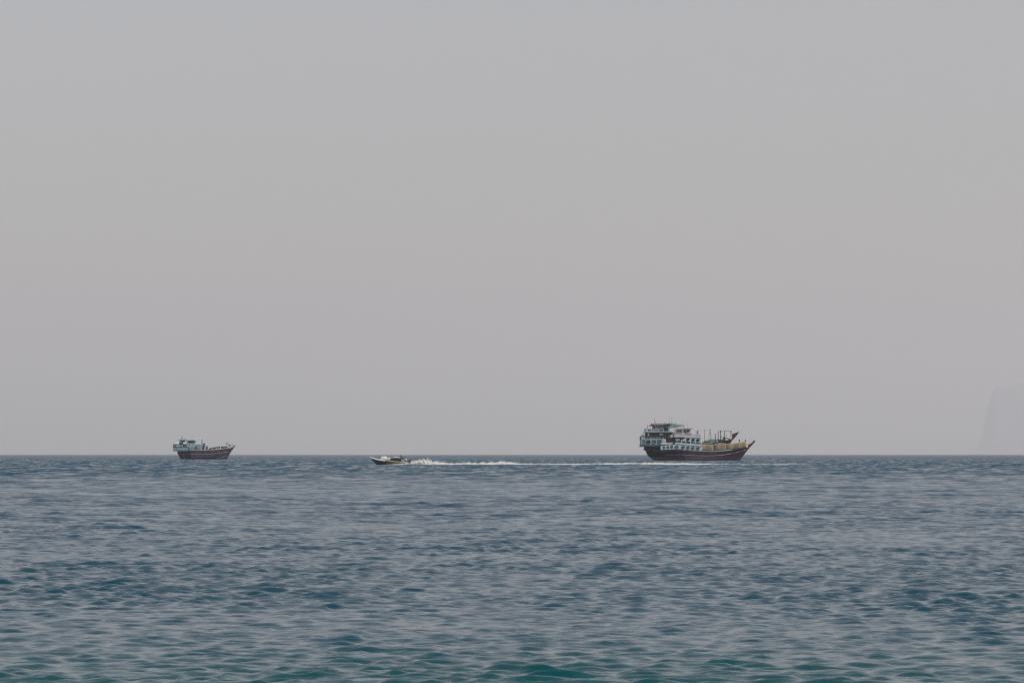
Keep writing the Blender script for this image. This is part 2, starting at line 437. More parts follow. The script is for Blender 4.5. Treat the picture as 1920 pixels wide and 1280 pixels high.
# ------------------------------------------------------------------ far mountain
def build_mountain():
    D = 50000.0; s = D/F_PX; X = lambda px: (px-960)*s; Z = lambda py: (851.8-py)*s
    prof = [(1826, 851.6), (1834, 848), (1841, 825), (1849, 790), (1855, 755), (1861, 735), (1868, 726), (1884, 721), (1905, 718), (1925, 716), (1960, 705), (2010, 712), (2060, 690), (2120, 715), (2190, 730), (2260, 770), (2330, 800), (2400, 852)]
    f = noise_fn(3, 20, .004, .06, 2); vs = []; fs = []; nx, ny = 120, 16
    for i in range(nx+1):
        px = 1826+(2400-1826)*i/nx; h = max(0, Z(lerp_line(prof, px)))
        for j in range(ny+1):
            t = j/ny; q = (t/.35) if t < .35 else 1-((t-.35)/.65)**1.5
            x = X(px); y = D+(t-.35)*900
            z = h*max(0, q)**.7+(f(px, t*60)*22 if 0 < j < ny else 0)*min(1, h/150)
            vs.append((x+f(px*.7, t*90)*22*min(1, h/200), y, z-3 if j in (0, ny) or h <= 0 else z))
    for i in range(nx):
        for j in range(ny): a = i*(ny+1)+j; fs.append((a, a+ny+1, a+ny+2, a+1))
    mb = MB(); mb.add(vs, fs)
    m = mat('mountain_rock', (.18, .185, .225), .9, .35, .002)
    o = mb.build('mountain', m, smooth=True); o['kind'] = 'structure'
build_mountain()

# ------------------------------------------------------------------ haze
def build_haze():
    mb = MB(); mb.box(-57500, 57500, -57500, 57500, -3.5, 1250)
    m = bpy.data.materials.new('haze_air'); m.use_nodes = True; t = m.node_tree
    for n in list(t.nodes):
        if n.type == 'BSDF_PRINCIPLED': t.nodes.remove(n)
    out = t.nodes['Material Output']; pv = t.nodes.new('ShaderNodeVolumePrincipled')
    pv.inputs['Color'].default_value = (.97, .95, .968, 1); pv.inputs['Density'].default_value = 4.9e-5
    pv.inputs['Anisotropy'].default_value = 0.22
    t.links.new(pv.outputs[0], out.inputs['Volume'])
    o = mb.build('haze', m); o['kind'] = 'stuff'
build_haze()

# ------------------------------------------------------------------ materials of the vessels
mat('deck_wood', (.30, .22, .15), .8, .4, 2.0)
def hull_mat(name, top, low, weed, zb):
    """hull paint: fresh above, faded band by the waterline, weed at the waterline itself, plank streaks"""
    m = bpy.data.materials.new(name); m.use_nodes = True; t = m.node_tree; b = t.nodes['Principled BSDF']
    tc = t.nodes.new('ShaderNodeTexCoord'); sep = t.nodes.new('ShaderNodeSeparateXYZ'); t.links.new(tc.outputs['Object'], sep.inputs[0])
    mp = t.nodes.new('ShaderNodeMapping'); mp.inputs['Scale'].default_value = (.35, .35, 1.6); t.links.new(tc.outputs['Object'], mp.inputs[0])
    nz = t.nodes.new('ShaderNodeTexNoise'); nz.inputs['Scale'].default_value = 1.3; nz.inputs['Detail'].default_value = 6; t.links.new(mp.outputs[0], nz.inputs['Vector'])
    ad = t.nodes.new('ShaderNodeMath'); ad.operation = 'MULTIPLY_ADD'; t.links.new(nz.outputs[0], ad.inputs[0]); ad.inputs[1].default_value = zb*.5; t.links.new(sep.outputs[2], ad.inputs[2])
    mr = t.nodes.new('ShaderNodeMapRange'); t.links.new(ad.outputs[0], mr.inputs[0]); mr.inputs[1].default_value = 0; mr.inputs[2].default_value = zb*2
    cr = t.nodes.new('ShaderNodeValToRGB'); t.links.new(mr.outputs[0], cr.inputs[0]); e = cr.color_ramp.elements
    e[0].position = .17; e[0].color = (*weed, 1); e[1].position = .85; e[1].color = (*top, 1)
    k = e.new(.26); k.color = (*low, 1); k = e.new(.55); k.color = (*low, 1)
    mx = t.nodes.new('ShaderNodeMix'); mx.data_type = 'RGBA'; mx.blend_type = 'MULTIPLY'
    r2 = t.nodes.new('ShaderNodeValToRGB'); r2.color_ramp.elements[0].color = (.62, .6, .6, 1); r2.color_ramp.elements[1].color = (1.25, 1.2, 1.15, 1)
    r2.color_ramp.elements[0].position = .35; r2.color_ramp.elements[1].position = .65
    nz2 = t.nodes.new('ShaderNodeTexNoise'); nz2.inputs['Scale'].default_value = .9; nz2.inputs['Detail'].default_value = 7
    mp2 = t.nodes.new('ShaderNodeMapping'); mp2.inputs['Scale'].default_value = (1, 1, .25); t.links.new(tc.outputs['Object'], mp2.inputs[0]); t.links.new(mp2.outputs[0], nz2.inputs['Vector'])
    t.links.new(nz2.outputs[0], r2.inputs[0]); mx.inputs[0].default_value = 1
    t.links.new(cr.outputs[0], mx.inputs[6]); t.links.new(r2.outputs[0], mx.inputs[7]); t.links.new(mx.outputs[2], b.inputs['Base Color'])
    b.inputs['Roughness'].default_value = .55; b.inputs['Specular IOR Level'].default_value = .35
    MATS[name] = m; return m
hull_mat('hull_maroon', (.050, .013, .030), (.082, .052, .078), (.026, .018, .026), .9)
hull_mat('hull_plum', (.020, .016, .040), (.020, .016, .040), (.010, .022, .038), .5)
hull_mat('hull_weathered', (.076, .043, .054), (.042, .038, .074), (.034, .018, .032), 2.4)
RUST = (.20, .09, .05)
mat('pale_blue_paint', (.54, .66, .71), .5, .25, .8, (.30, .30, .28), streak=3)
mat('white_paint', (.70, .73, .74), .5, .2, 1.0, (.45, .38, .30), streak=3)
mat('teal_paint', (.12, .27, .33), .5, .3, .8, (.10, .16, .16), streak=3)
mat('pale_teal_paint', (.27, .41, .46), .5, .3, .8, (.16, .2, .2), streak=3)
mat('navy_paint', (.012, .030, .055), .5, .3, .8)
mat('dark_teal_paint', (.02, .07, .085), .5, .3, .8)
mat('grey_wall', (.20, .25, .26), .7, .3, 1.2)  # plain grey for walls, boards, roofs, doors and the aft gunwale
mat('cabin_paint', (.30, .36, .38), .7, .4, 1.5)
mat('lilac_wall', (.42, .39, .42), .6, .3, 1.2, (.26, .24, .27), streak=2)
mat('dark_gap', (.010, .014, .020), .7, .3, 1.0)
mat('black_iron', (.018, .018, .020), .5, .3, 3, RUST)
mat('grey_iron', (.11, .12, .13), .5, .3, 3, RUST)
mat('glass', (.012, .018, .024), .08, .1, 1.0, spec=.6)
mat('green_cloth', (.075, .14, .125), .85, .3, 1.1)
mat('bright_green_cloth', (.035, .19, .08), .85, .3, 1.5)
mat('cream_cloth', (.72, .63, .46), .85, .2, 1.2)
mat('white_cloth', (.70, .69, .66), .85, .45, 2.2, (.32, .33, .34))
mat('grey_cloth', (.50, .50, .50), .85, .4, 2.0, (.26, .27, .29))
mat('white_plastic', (.80, .79, .77), .4, .1, 1.0)
mat('yellow_paint', (.55, .48, .18), .5, .3, 1.5)
mat('tan_rubber', (.55, .36, .20), .6, .2, 1.5)
mat('black_rubber', (.012, .012, .014), .8, .2, 2)
mat('blue_cloth', (.035, .13, .28), .8, .35, 1.0)
mat('navy_cloth', (.010, .018, .045), .8, .3, 1.4)
mat('plum_box', (.12, .10, .13), .7, .3, 1.4)
mat('pink_cloth', (.60, .33, .34), .8, .2, 2)
mat('orange_cloth', (.60, .25, .14), .8, .3, 2)
mat('rope', (.28, .24, .18), .9, .2, 4)
mat('bow_rail', (.52, .36, .29), .6, .35, 1.0, (.28, .18, .15))
mat('tan_tarp', (.35, .255, .175), .85, .75, .75, (.13, .11, .11), streak=3)
mat('tan_tarp_golden', (.38, .265, .13), .85, .6, .8, (.20, .155, .10), streak=3)
mat('olive_tarp', (.31, .24, .15), .85, .7, .7, (.14, .13, .10), streak=3)
mat('skin', (.16, .08, .05), .6, .1, 4)
mat('black_hair', (.008, .007, .007), .6, .1, 9)
mat('dark_green_cloth', (.010, .045, .038), .85, .2, 5)
mat('beige_trousers', (.40, .33, .28), .85, .2, 5)
mat('white_shirt', (.74, .72, .68), .85, .15, 5)
mat('dark_trousers', (.05, .04, .045), .85, .2, 5)
M = MATS

# ------------------------------------------------------------------ people
def person(label, parent_loc, joints, bones, cloth_of, mats, head, hair_m, facing=-1, group=None, hair_r=.118):
    """joints: name -> (pos, radius); bones: list of (a,b,slot); ONE continuous skinned body, hair its only child"""
    names = list(joints); idx = {n: i for i, n in enumerate(names)}
    me = bpy.data.meshes.new('person'); me.from_pydata([joints[n][0] for n in names], [(idx[a], idx[b]) for a, b, _ in bones], [])
    o = bpy.data.objects.new('person', me); COL.objects.link(o)
    sm = o.modifiers.new('skin', 'SKIN')
    for n in names:
        r = joints[n][1]; me.skin_vertices[0].data[idx[n]].radius = (r, r) if not isinstance(r, tuple) else r
        me.skin_vertices[0].data[idx[n]].use_root = (n == 'pelvis')
    sb = o.modifiers.new('sub', 'SUBSURF'); sb.levels = 1; sb.render_levels = 1
    dg = bpy.context.evaluated_depsgraph_get(); new = bpy.data.meshes.new_from_object(o.evaluated_get(dg))
    o.modifiers.clear(); o.data = new; new.name = 'person'
    for k in mats: new.materials.append(M[k])
    bl = [(Vector(joints[a][0]), Vector(joints[b][0]), s) for a, b, s in bones]
    for p in new.polygons:
        c = Vector(p.center); best = (9e9, 0)
        for a, b, s in bl:
            ab = b-a; t = max(0, min(1, (c-a).dot(ab)/max(ab.length_squared, 1e-9)))
            d = (c-(a+ab*t)).length
            if d < best[0]: best = (d, s)
        p.material_index = best[1]; p.use_smooth = True
    o.location = parent_loc
    hb = MB(); hx, hy, hz = head
    hb.ell((hx-facing*.022, hy, hz+.028), hair_r, .098, hair_r*.95, 14, 9)
    hb.build('hair', M[hair_m], o, smooth=True)
    tag(o, label, 'person', group)
    return o

def body(pelvis, chest, neck, head, armN, armF, legN, legF, face=-1):
    """joint dictionary from the main points; arms and legs are (shoulder, elbow, hand) / (hip, knee, ankle)"""
    J = {'pelvis': (pelvis, (.145, .12)), 'waist': (tuple((a+b)/2 for a, b in zip(pelvis, chest)), (.14, .11)), 'chest': (chest, (.165, .12)),
         'neck': (neck, .058), 'chin': ((neck[0]*.4+head[0]*.6+face*.03, neck[1], neck[2]*.4+head[2]*.6), .078), 'head': (head, (.092, .105)), 'crown': ((head[0]-face*.01, head[1], head[2]+.07), .072),
         'nose': ((head[0]+face*.125, head[1], head[2]-.015), .016)}
    B = [('pelvis', 'waist', 1), ('waist', 'chest', 1), ('chest', 'neck', 1), ('neck', 'chin', 0), ('chin', 'head', 0), ('head', 'crown', 0), ('head', 'nose', 0)]
    for s, (sh, el, ha) in (('n', armN), ('f', armF)):
        d = Vector(ha)-Vector(el); d.normalize(); fi = Vector(ha)+d*.10; si = Vector((d.z, 0, -d.x))
        J['sh'+s] = (sh, .064); J['el'+s] = (el, .046); J['wr'+s] = (tuple(Vector(ha)-d*.02), .032); J['pa'+s] = (tuple(Vector(ha)+d*.05), (.040, .022))
        B += [('chest', 'sh'+s, 1), ('sh'+s, 'el'+s, 1), ('el'+s, 'wr'+s, 1), ('wr'+s, 'pa'+s, 0)]
        for k, (off, ln) in enumerate(((-.03, .075), (-.01, .085), (.01, .08), (.03, .065))):
            q = Vector(ha)+d*(.06+ln)+Vector((0, off, -.02)); J[f'fi{s}{k}'] = (tuple(q), .009); B.append(('pa'+s, f'fi{s}{k}', 0))
        q = Vector(ha)+d*.07+si*.055; J['th'+s] = (tuple(q), .011); B.append(('wr'+s, 'th'+s, 0))
    for s, (hi, kn, an) in (('n', legN), ('f', legF)):
        J['hi'+s] = (hi, .092); J['kn'+s] = (kn, .064); J['an'+s] = (an, .045); J['to'+s] = ((an[0]+face*.17, an[1], an[2]-.04), .036)
        B += [('pelvis', 'hi'+s, 2), ('hi'+s, 'kn'+s, 2), ('kn'+s, 'an'+s, 2), ('an'+s, 'to'+s, 0)]
    return J, B

def standing(label, loc, mats, hair, facing=-1, lean=0.0, reach=.2, group=None, h=1.0):
    L = lean*facing
    J, B = body((0, 0, .93*h), (L*.6, 0, 1.28*h), (L*.9, 0, 1.47*h), (L*1.05, 0, 1.63*h),
                ((L*.75, -.19, 1.42*h), (L*.7+facing*reach*.4, -.24, 1.15*h), (L*.7+facing*(reach+.1), -.21, 1.02*h)),
                ((L*.75, .19, 1.42*h), (L*.7, .25, 1.13*h), (L*.7+facing*.12, .23, .90*h)),
                ((0, -.10, .90*h), (facing*.03, -.12, .50*h), (0, -.12, .09*h)), ((0, .10, .90*h), (facing*.02, .12, .50*h), (-facing*.06, .12, .09*h)), facing)
    return person(label, loc, J, B, None, mats, (L*1.05, 0, 1.63*h), hair, facing, group)

DHOWS = 'wooden cargo dhows at anchor'
RAFT = 'dhows rafted side by side'

# ================================================================== nearer dhow of the pair
D1 = 1297.0
def dhow_near():
    pl = Plan(1000, 745, D1/F_PX/8); u = pl.u
    root = empty('cargo_dhow', ((1315-960)/F_PX*D1, D1, 0))
    tag(root, 'nearer dhow of the pair, maroon hull with tan covered cargo stacked on its foredeck', 'dhow', DHOWS)
    B = 3.7
    sheer = [(392,603),(520,594),(640,588),(720,586),(860,597),(1000,604),(1150,610),(1280,603),(1400,590),(1500,576),(1600,557),(1690,541),(1722,536)]
    stern = [(392,603),(425,655),(450,705),(475,748),(530,805)]
    stem = [(1722,536),(1706,572),(1662,632),(1580,748),(1535,805)]
    H = Hull(pl, sheer, stern, stem, B, .16, .240, .60)
    H.build('hull', M['hull_maroon'], root)
    H.wale('rub_rail', M['pale_teal_paint'], root, [(400,604),(520,596),(640,590),(720,588),(860,599),(1000,606),(1150,612),(1280,605),(1400,592),(1500,578),(1600,559),(1700,541)], 13, .12)
    H.wale('wale', M['pale_teal_paint'], root, [(470,668),(700,661),(850,671),(1000,676),(1180,675),(1350,661),(1480,637),(1600,607),(1670,584)], 6, .06)
    H.wale('lower_wale', M['hull_plum'], root, [(720,640),(860,646),(1000,650),(1100,648)], 3, .05)
    # prow: the stem timber that rises beyond the sheer
    mb = MB(); pl.prism(mb, [(1676,556),(1690,536),(1714,512),(1745,488),(1776,466),(1780,452),(1812,456),(1765,512),(1704,577),(1668,628),(1658,622)], -.32, .32)
    mb.build('prow', M['hull_maroon'], root, bevel=.05)
    bx(pl, 1776, 1808, 449, 459, -.36, .36, 'prow_cap', M['black_iron'], root)
    for sgn in (-1, 1):                                             # bow bulwark rail
        mb = MB(); L = [(1660,548),(1690,541),(1718,534)]
        mb.tube([(pl.x(X), sgn*(H.y_at(pl.x(X), pl.z(Y+6))+.02), pl.z(Y)) for X, Y in [(1560,566),(1620,552),(1670,543),(1708,534)]], .14, 6)
        mb.build('bow_rail', M['bow_rail'], root)
    # lower gallery with its oval openings
    top = [(385,529),(470,518),(560,508),(640,509),(720,520),(860,532),(1000,540)]
    bot = [(385,588),(470,583),(560,578),(640,575),(720,580),(860,590),(1000,594)]
    holes = [(433,553,16,15),(491,549,17,15),(548,546,19,16),(622,545,28,15),(716,551,25,15),(789,558,25,15),(863,563,25,15),(939,567,25,15)]
    d = -B-.18
    pierced_panel(pl, top, bot, 386, 998, holes, d, .16, 'gallery_panel', M['pale_blue_paint'], root)
    mb = MB(); mb.band([(pl.x(X), pl.z(Y)) for X, Y in top], (65)*u, B+.02, B+.18); mb.build('far_gallery_panel', M['pale_blue_paint'], root)
    for q in holes: ring(pl, *q, 5, d-.07, d+.05, 'window_frame', M['dark_teal_paint'], root)
    mb = MB(); pl.prism(mb, [(X, Y-4) for X, Y in top]+[(X, Y+2) for X, Y in bot[::-1]], d+.24, B-.05); mb.build('lower_cabin', M['cabin_paint'], root)
    bx(pl, 996, 1004, 538, 592, d-.02, B+.18, 'gallery_end', M['white_paint'], root)
    # deck edge above the gallery
    mb = MB(); pl.band(mb, [(386,488),(470,483),(560,478),(640,478),(720,490),(860,503),(1000,512)], 23, d-.12, B+.25); mb.build('deck_edge', M['pale_blue_paint'], root)
    mb = MB(); pl.band(mb, [(384,513),(470,506),(560,500),(640,501),(720,513),(860,526),(1000,535)], 5, d-.05, B+.2); mb.build('painted_edge_shadow', M['navy_paint'], root)  # solid navy strip: the dark of the gap under the edge, painted in
    # working deck below the upper gallery
    bx(pl, 610, 985, 380, 515, d+1.0, B-.6, 'deck_house', M['navy_paint'], root)
    for X in (690, 760, 832, 908, 985):
        yb = lerp_line([(640,478),(720,490),(860,503),(1000,512)], X); bx(pl, X-4, X+4, 440, yb+2, d-.02, d+.14, 'stanchion', M['white_paint'], root)
    for X0, X1 in ((700,754),(768,826),(840,902),(916,979)):         # low boards between the stanchions
        yb = lerp_line([(640,478),(720,490),(860,503),(1000,512)], X1)
        bx(pl, X0, X1, yb-22, yb+2, d+.45, d+.52, 'side_board', M['grey_wall'] if X0 < 830 else M['lilac_wall'], root)
    # upper gallery
    top2 = [(690,400),(760,398),(870,402),(990,408)]; bot2 = [(690,452),(760,455),(870,462),(990,468)]
    holes2 = [(792,431,24,15),(868,440,24,15),(941,444,24,15)]
    pierced_panel(pl, [(744,398),(870,402),(990,408)], [(744,456),(792,461),(868,470),(990,477)], 744, 988, holes2, d, .16, 'upper_gallery_panel', M['pale_blue_paint'], root)
    for q in holes2: ring(pl, *q, 3, d-.07, d+.05, 'window_frame', M['navy_paint'], root)
    mb = MB(); pl.prism(mb, [(682,452),(744,420),(744,456),(682,456)], d, d+.16); mb.build('gallery_bracket', M['pale_blue_paint'], root)
    bx(pl, 745, 988, 402, 466, B+.02, B+.18, 'far_upper_panel', M['pale_blue_paint'], root)
    # upper deck slab and its railing
    mb = MB(); pl.band(mb, [(582,376),(700,376),(860,382),(990,388)], 22, d-.15, B+.28); mb.build('upper_deck_edge', M['pale_blue_paint'], root)
    mb = MB(); pl.band(mb, [(600,352),(720,354),(860,360),(982,364)], 7, d-.1, d+.06); mb.build('hand_rail', M['bow_rail'], root)
    for X in range(612, 985, 41):
        yt = lerp_line([(600,352),(720,354),(860,360),(982,364)], X); bx(pl, X-3, X+3, yt, yt+26, d-.06, d+.02, 'rail_post', M['lilac_wall'], root)
    bx(pl, 778, 850, 352, 368, d-.02, d+.05, 'rail_board', M['dark_teal_paint'], root)
    # wheelhouse with its door and windows
    bx(pl, 600, 836, 276, 378, -2.3, 2.3, 'wheelhouse', M['lilac_wall'], root)
    mb = MB(); pl.prism(mb, [(588,280),(640,270),(850,264),(850,272),(640,279),(590,287)], -2.8, 2.8); mb.build('wheelhouse_roof', M['lilac_wall'], root)
    for X0, X1 in ((676,694),(735,762),(776,798)):
        w = bx(pl, X0, X1, 295, 326, -2.36, -2.28, 'window', M['glass'], root, 0)
        bx(pl, X0-4, X1+4, 326, 331, -2.42, -2.27, 'window_sill', M['white_paint'], w, 0)
    dr = bx(pl, 704, 728, 292, 366, -2.36, -2.27, 'door', M['pale_blue_paint'], root, 0)
    bx(pl, 708, 724, 298, 318, -2.39, -2.35, 'door_window', M['glass'], dr, 0)
    bx(pl, 640, 664, 300, 320, -2.35, -2.28, 'window', M['glass'], root, 0)
    # white ladder up from the working deck
    ld = MB(); pl.tube(ld, [(580,-2.9,345),(592,-2.9,285)], .055, 6); lo = ld.build('ladder', M['white_paint'], root)
    ld = MB(); pl.tube(ld, [(598,-2.9,345),(610,-2.9,285)], .055, 6); ld.build('ladder_rail', M['white_paint'], lo)
    for k in range(6): pole(pl, [(582+k*2.2,-2.9,335-k*9),(600+k*2.2,-2.9,335-k*9)], .03, 'rung', M['white_paint'], lo, n=6)
    # aerials, searchlight mast, exhaust
    pole(pl, [(707,-.5,270),(705,-.5,150)], .035, 'aerial', M['grey_iron'], root, .012, 6)
    pole(pl, [(740,.3,270),(740,.3,148)], .035, 'aerial', M['grey_iron'], root, .012, 6)
    pole(pl, [(788,.0,270),(787,.0,155)], .04, 'aerial', M['grey_iron'], root, .012, 6)
    mb = MB(); pl.tube(mb, [(738,-.8,272),(738,-.8,222)], .10, 8); mb.ell(pl.P(738,-.8,226), .13, .13, .16); mb.build('signal_mast', M['black_iron'], root)
    mp = pole(pl, [(838,-2.0,372),(838,-2.0,272)], .07, 'lamp_post', M['yellow_paint'], root)
    pole(pl, [(828,-2.0,286),(866,-2.0,278)], .05, 'lamp_arm', M['yellow_paint'], mp)
    mb = MB(); mb.ell(pl.P(860,-2.0,268), .15, .15, .14); mb.build('lamp', M['black_iron'], mp, smooth=True)
    pole(pl, [(945,-1.2,366),(945,-1.2,296)], .15, 'exhaust_pipe', M['black_iron'], root, n=10)
    pole(pl, [(920,-.9,366),(920,-.9,304)], .06, 'vent_pipe', M['plum_box'], root)
    # open aft working deck: winch, anchor davit and clutter
    bx(pl, 470, 600, 396, 480, -2.4, 2.4, 'aft_house', M['navy_paint'], root)
    mb = MB(); pl.prism(mb, [(500,374),(560,360),(600,366),(600,378),(560,374),(505,386)], -3.2, 3.2); mb.build('aft_roof', M['grey_wall'], root)
    for X in (508, 530, 575): bx(pl, X-2.5, X+2.5, 372, 482, -3.3, -3.15, 'stanchion', M['dark_teal_paint'], root)
    mb = MB(); pl.tube(mb, [(500,-3.2,420),(520,-3.3,392),(548,-3.4,386)], .06, 8); mb.build('davit', M['pale_blue_paint'], root)
    mb = MB(); mb.ell(pl.P(584,-B-.35,482), .32, .2, .34); mb.build('fender', M['black_rubber'], root, smooth=True)
    bx(pl, 404, 466, 447, 484, -B-.05, -B+.5, 'side_locker', M['lilac_wall'], root)
    # bow gantry
    g = pole(pl, [(1566,-1.4,575),(1566,-1.4,432)], .09, 'bow_gantry', M['grey_iron'], root)
    bx(pl, 1559, 1574, 432, 466, -1.55, -1.25, 'gantry_head', M['black_iron'], g)
    pole(pl, [(1566,-1.4,437),(1640,-1.0,436),(1658,-.9,446)], .06, 'gantry_beam', M['pale_blue_paint'], g)
    pole(pl, [(1660,-.9,548),(1660,-.9,440)], .10, 'gantry_post', M['pale_teal_paint'], g)
    bx(pl, 1652, 1668, 436, 468, -1.05, -.75, 'gantry_head', M['dark_teal_paint'], g)
    pole(pl, [(1611,-1.2,437),(1611,-1.2,418)], .05, 'gantry_lamp', M['black_iron'], g)
    mb = MB()
    for k in range(5): mb.tube([pl.P(1694+k*9+6*math.cos(a), -.2+.4*math.sin(a), 514-k*4+9*math.sin(a*2+k)) for a in np.linspace(0, 6.0, 12)], .05, 5)
    mb.build('anchor_rope', M['bow_rail'], root)
    # goods on deck
    x0, y0 = root.location.x, root.location.y
    def goods(name, label, cat, fn, group=None):
        e = fn(); e.parent = None; e.location = (x0, y0, 0); return tag(e, label, cat, group)
    G = 'tarpaulin covered cargo on the foredeck'
    tops = {1: [(986,510),(1040,505),(1110,505),(1176,508)], 2: [(1178,506),(1230,494),(1290,488),(1366,494)], 3: [(1366,498),(1400,496),(1480,492),(1574,484)], 4: [(1574,484),(1610,472),(1640,468),(1672,472)]}
    bots = {1: [(986,592),(1176,608)], 2: [(1178,606),(1366,592)], 3: [(1366,592),(1574,566)], 4: [(1574,566),(1672,545)]}
    wid = {1: (-3.45, 3.4), 2: (-3.4, 3.3), 3: (-3.0, 3.0), 4: (-2.0, 2.0)}
    lab = {1: 'blotchy olive brown tarpaulin covered cargo stack beside the white gallery', 2: 'tan tarpaulin covered cargo stack with bright crown, second from the white gallery',
           3: 'long olive tan tarpaulin covered cargo stack sloping towards the bow', 4: 'small golden tarpaulin covered cargo stack under the bow gantry'}
    mm = {1: 'tan_tarp', 2: 'tan_tarp', 3: 'olive_tarp', 4: 'tan_tarp_golden'}
    for k in (1, 2, 3, 4):
        o = goods('cargo_stack', lab[k], 'cargo', lambda: soft_bundle(pl, tops[k], bots[k], *wid[k], 'cargo_stack', M[mm[k]], None, 20+k, 44, .10, .2), G)
        Xs = np.linspace(tops[k][0][0], tops[k][-1][0], 4)[1:-1] if k != 4 else [1625]
        for X in Xs:
            yt, yb = lerp_line(tops[k], X), lerp_line(bots[k], X); a, b = wid[k]
            mb = MB(); pl.tube(mb, [(X,a-.05,yb),(X+2,a-.06,(yt+yb)/2),(X,a+.05,yt+4),(X,a+.5,yt-3),(X,0,yt-5),(X,b-.4,yt-3),(X,b+.04,yb)], .035, 5); mb.build('lashing', M['rope'], o)
    def cream():
        mb = MB(); pl.prism(mb, [(980,404),(1000,390),(1022,384),(1033,388),(1026,402),(1004,412),(990,412)], -3.6, -2.4); return mb.build('rolled_awning', M['cream_cloth'], None, bevel=.06)
    goods('rolled_awning', 'cream rolled awning at the forward end of the upper gallery', 'awning', cream)
    bx(pl, 990, 1034, 424, 432, -3.7, -3.0, 'bridge_wing', M['white_paint'], root)
    for X in (994, 1012, 1030): bx(pl, X-3, X+3, 430, 486, -3.65, -3.55, 'wing_post', M['white_paint'], root)
    bx(pl, 992, 1032, 452, 458, -3.68, -3.56, 'wing_rail', M['white_paint'], root)
    bx(pl, 1000, 1030, 470, 498, -3.3, -2.7, 'wing_locker', M['black_iron'], root)
    def tank():
        mb = MB(); pl.box(mb, 604, 672, 424, 448, -3.5, -2.4); return mb.build('water_tank', M['white_plastic'], None, bevel=.08)
    t = goods('water_tank', 'white box shaped water tank on the dark working deck of the nearer dhow', 'water tank', tank)
    bx(pl, 608, 668, 448, 478, -3.4, -2.5, 'tank_stand', M['plum_box'], t)
    def buoy():
        n = 24; mb = MB(); R0, r0 = 16*u, 7*u; vs = []; fs = []; c = pl.P(543, -3.45, 392)
        mb.ell(c, 20*u, .22, 22*u); return mb.build('float_buoy', M['tan_rubber'], None, smooth=True)
    goods('float_buoy', 'round tan float hanging among the dark gear aft of the white tank', 'buoy', buoy)
    def crate():
        mb = MB(); pl.box(mb, 408, 464, 432, 447, -B, -B+.7); return mb.build('tray', M['cream_cloth'], None, bevel=.05)
    goods('tray', 'pale yellow tray on a locker at the stern of the nearer dhow', 'tray', crate)
    deck_z = pl.z(376)
    standing('person in dusty pink clothes standing at the rail before the wheelhouse', (x0+pl.x(716), y0-3.1, deck_z), ['skin', 'pink_cloth', 'pink_cloth'], 'white_cloth', -1, .04, .2)
    standing('person in dark clothes standing at the rail before the wheelhouse', (x0+pl.x(752), y0-3.0, deck_z), ['skin', 'navy_cloth', 'dark_trousers'], 'black_hair', 1, .05, .25)
    def tyre():
        mb = MB(); c = pl.P(801, -2.55, 307); n, k = 20, 8; vs = []; fs = []
        for i in range(n):
            a = 2*math.pi*i/n
            for j in range(k):
                q = 2*math.pi*j/k; rr = .22+.11*math.cos(q); vs.append((c[0]+rr*math.cos(a), c[1]+.12*math.sin(q), c[2]+rr*math.sin(a)))
        for i in range(n):
            for j in range(k): fs.append((i*k+j, ((i+1)%n)*k+j, ((i+1)%n)*k+(j+1)%k, i*k+(j+1)%k))
        mb.add(vs, fs); return mb.build('tyre', M['black_rubber'], None, smooth=True)
    goods('tyre', 'black tyre hung on the wheelhouse side beside the yellow lamp post', 'tyre', tyre)
    return root
dhow_near()

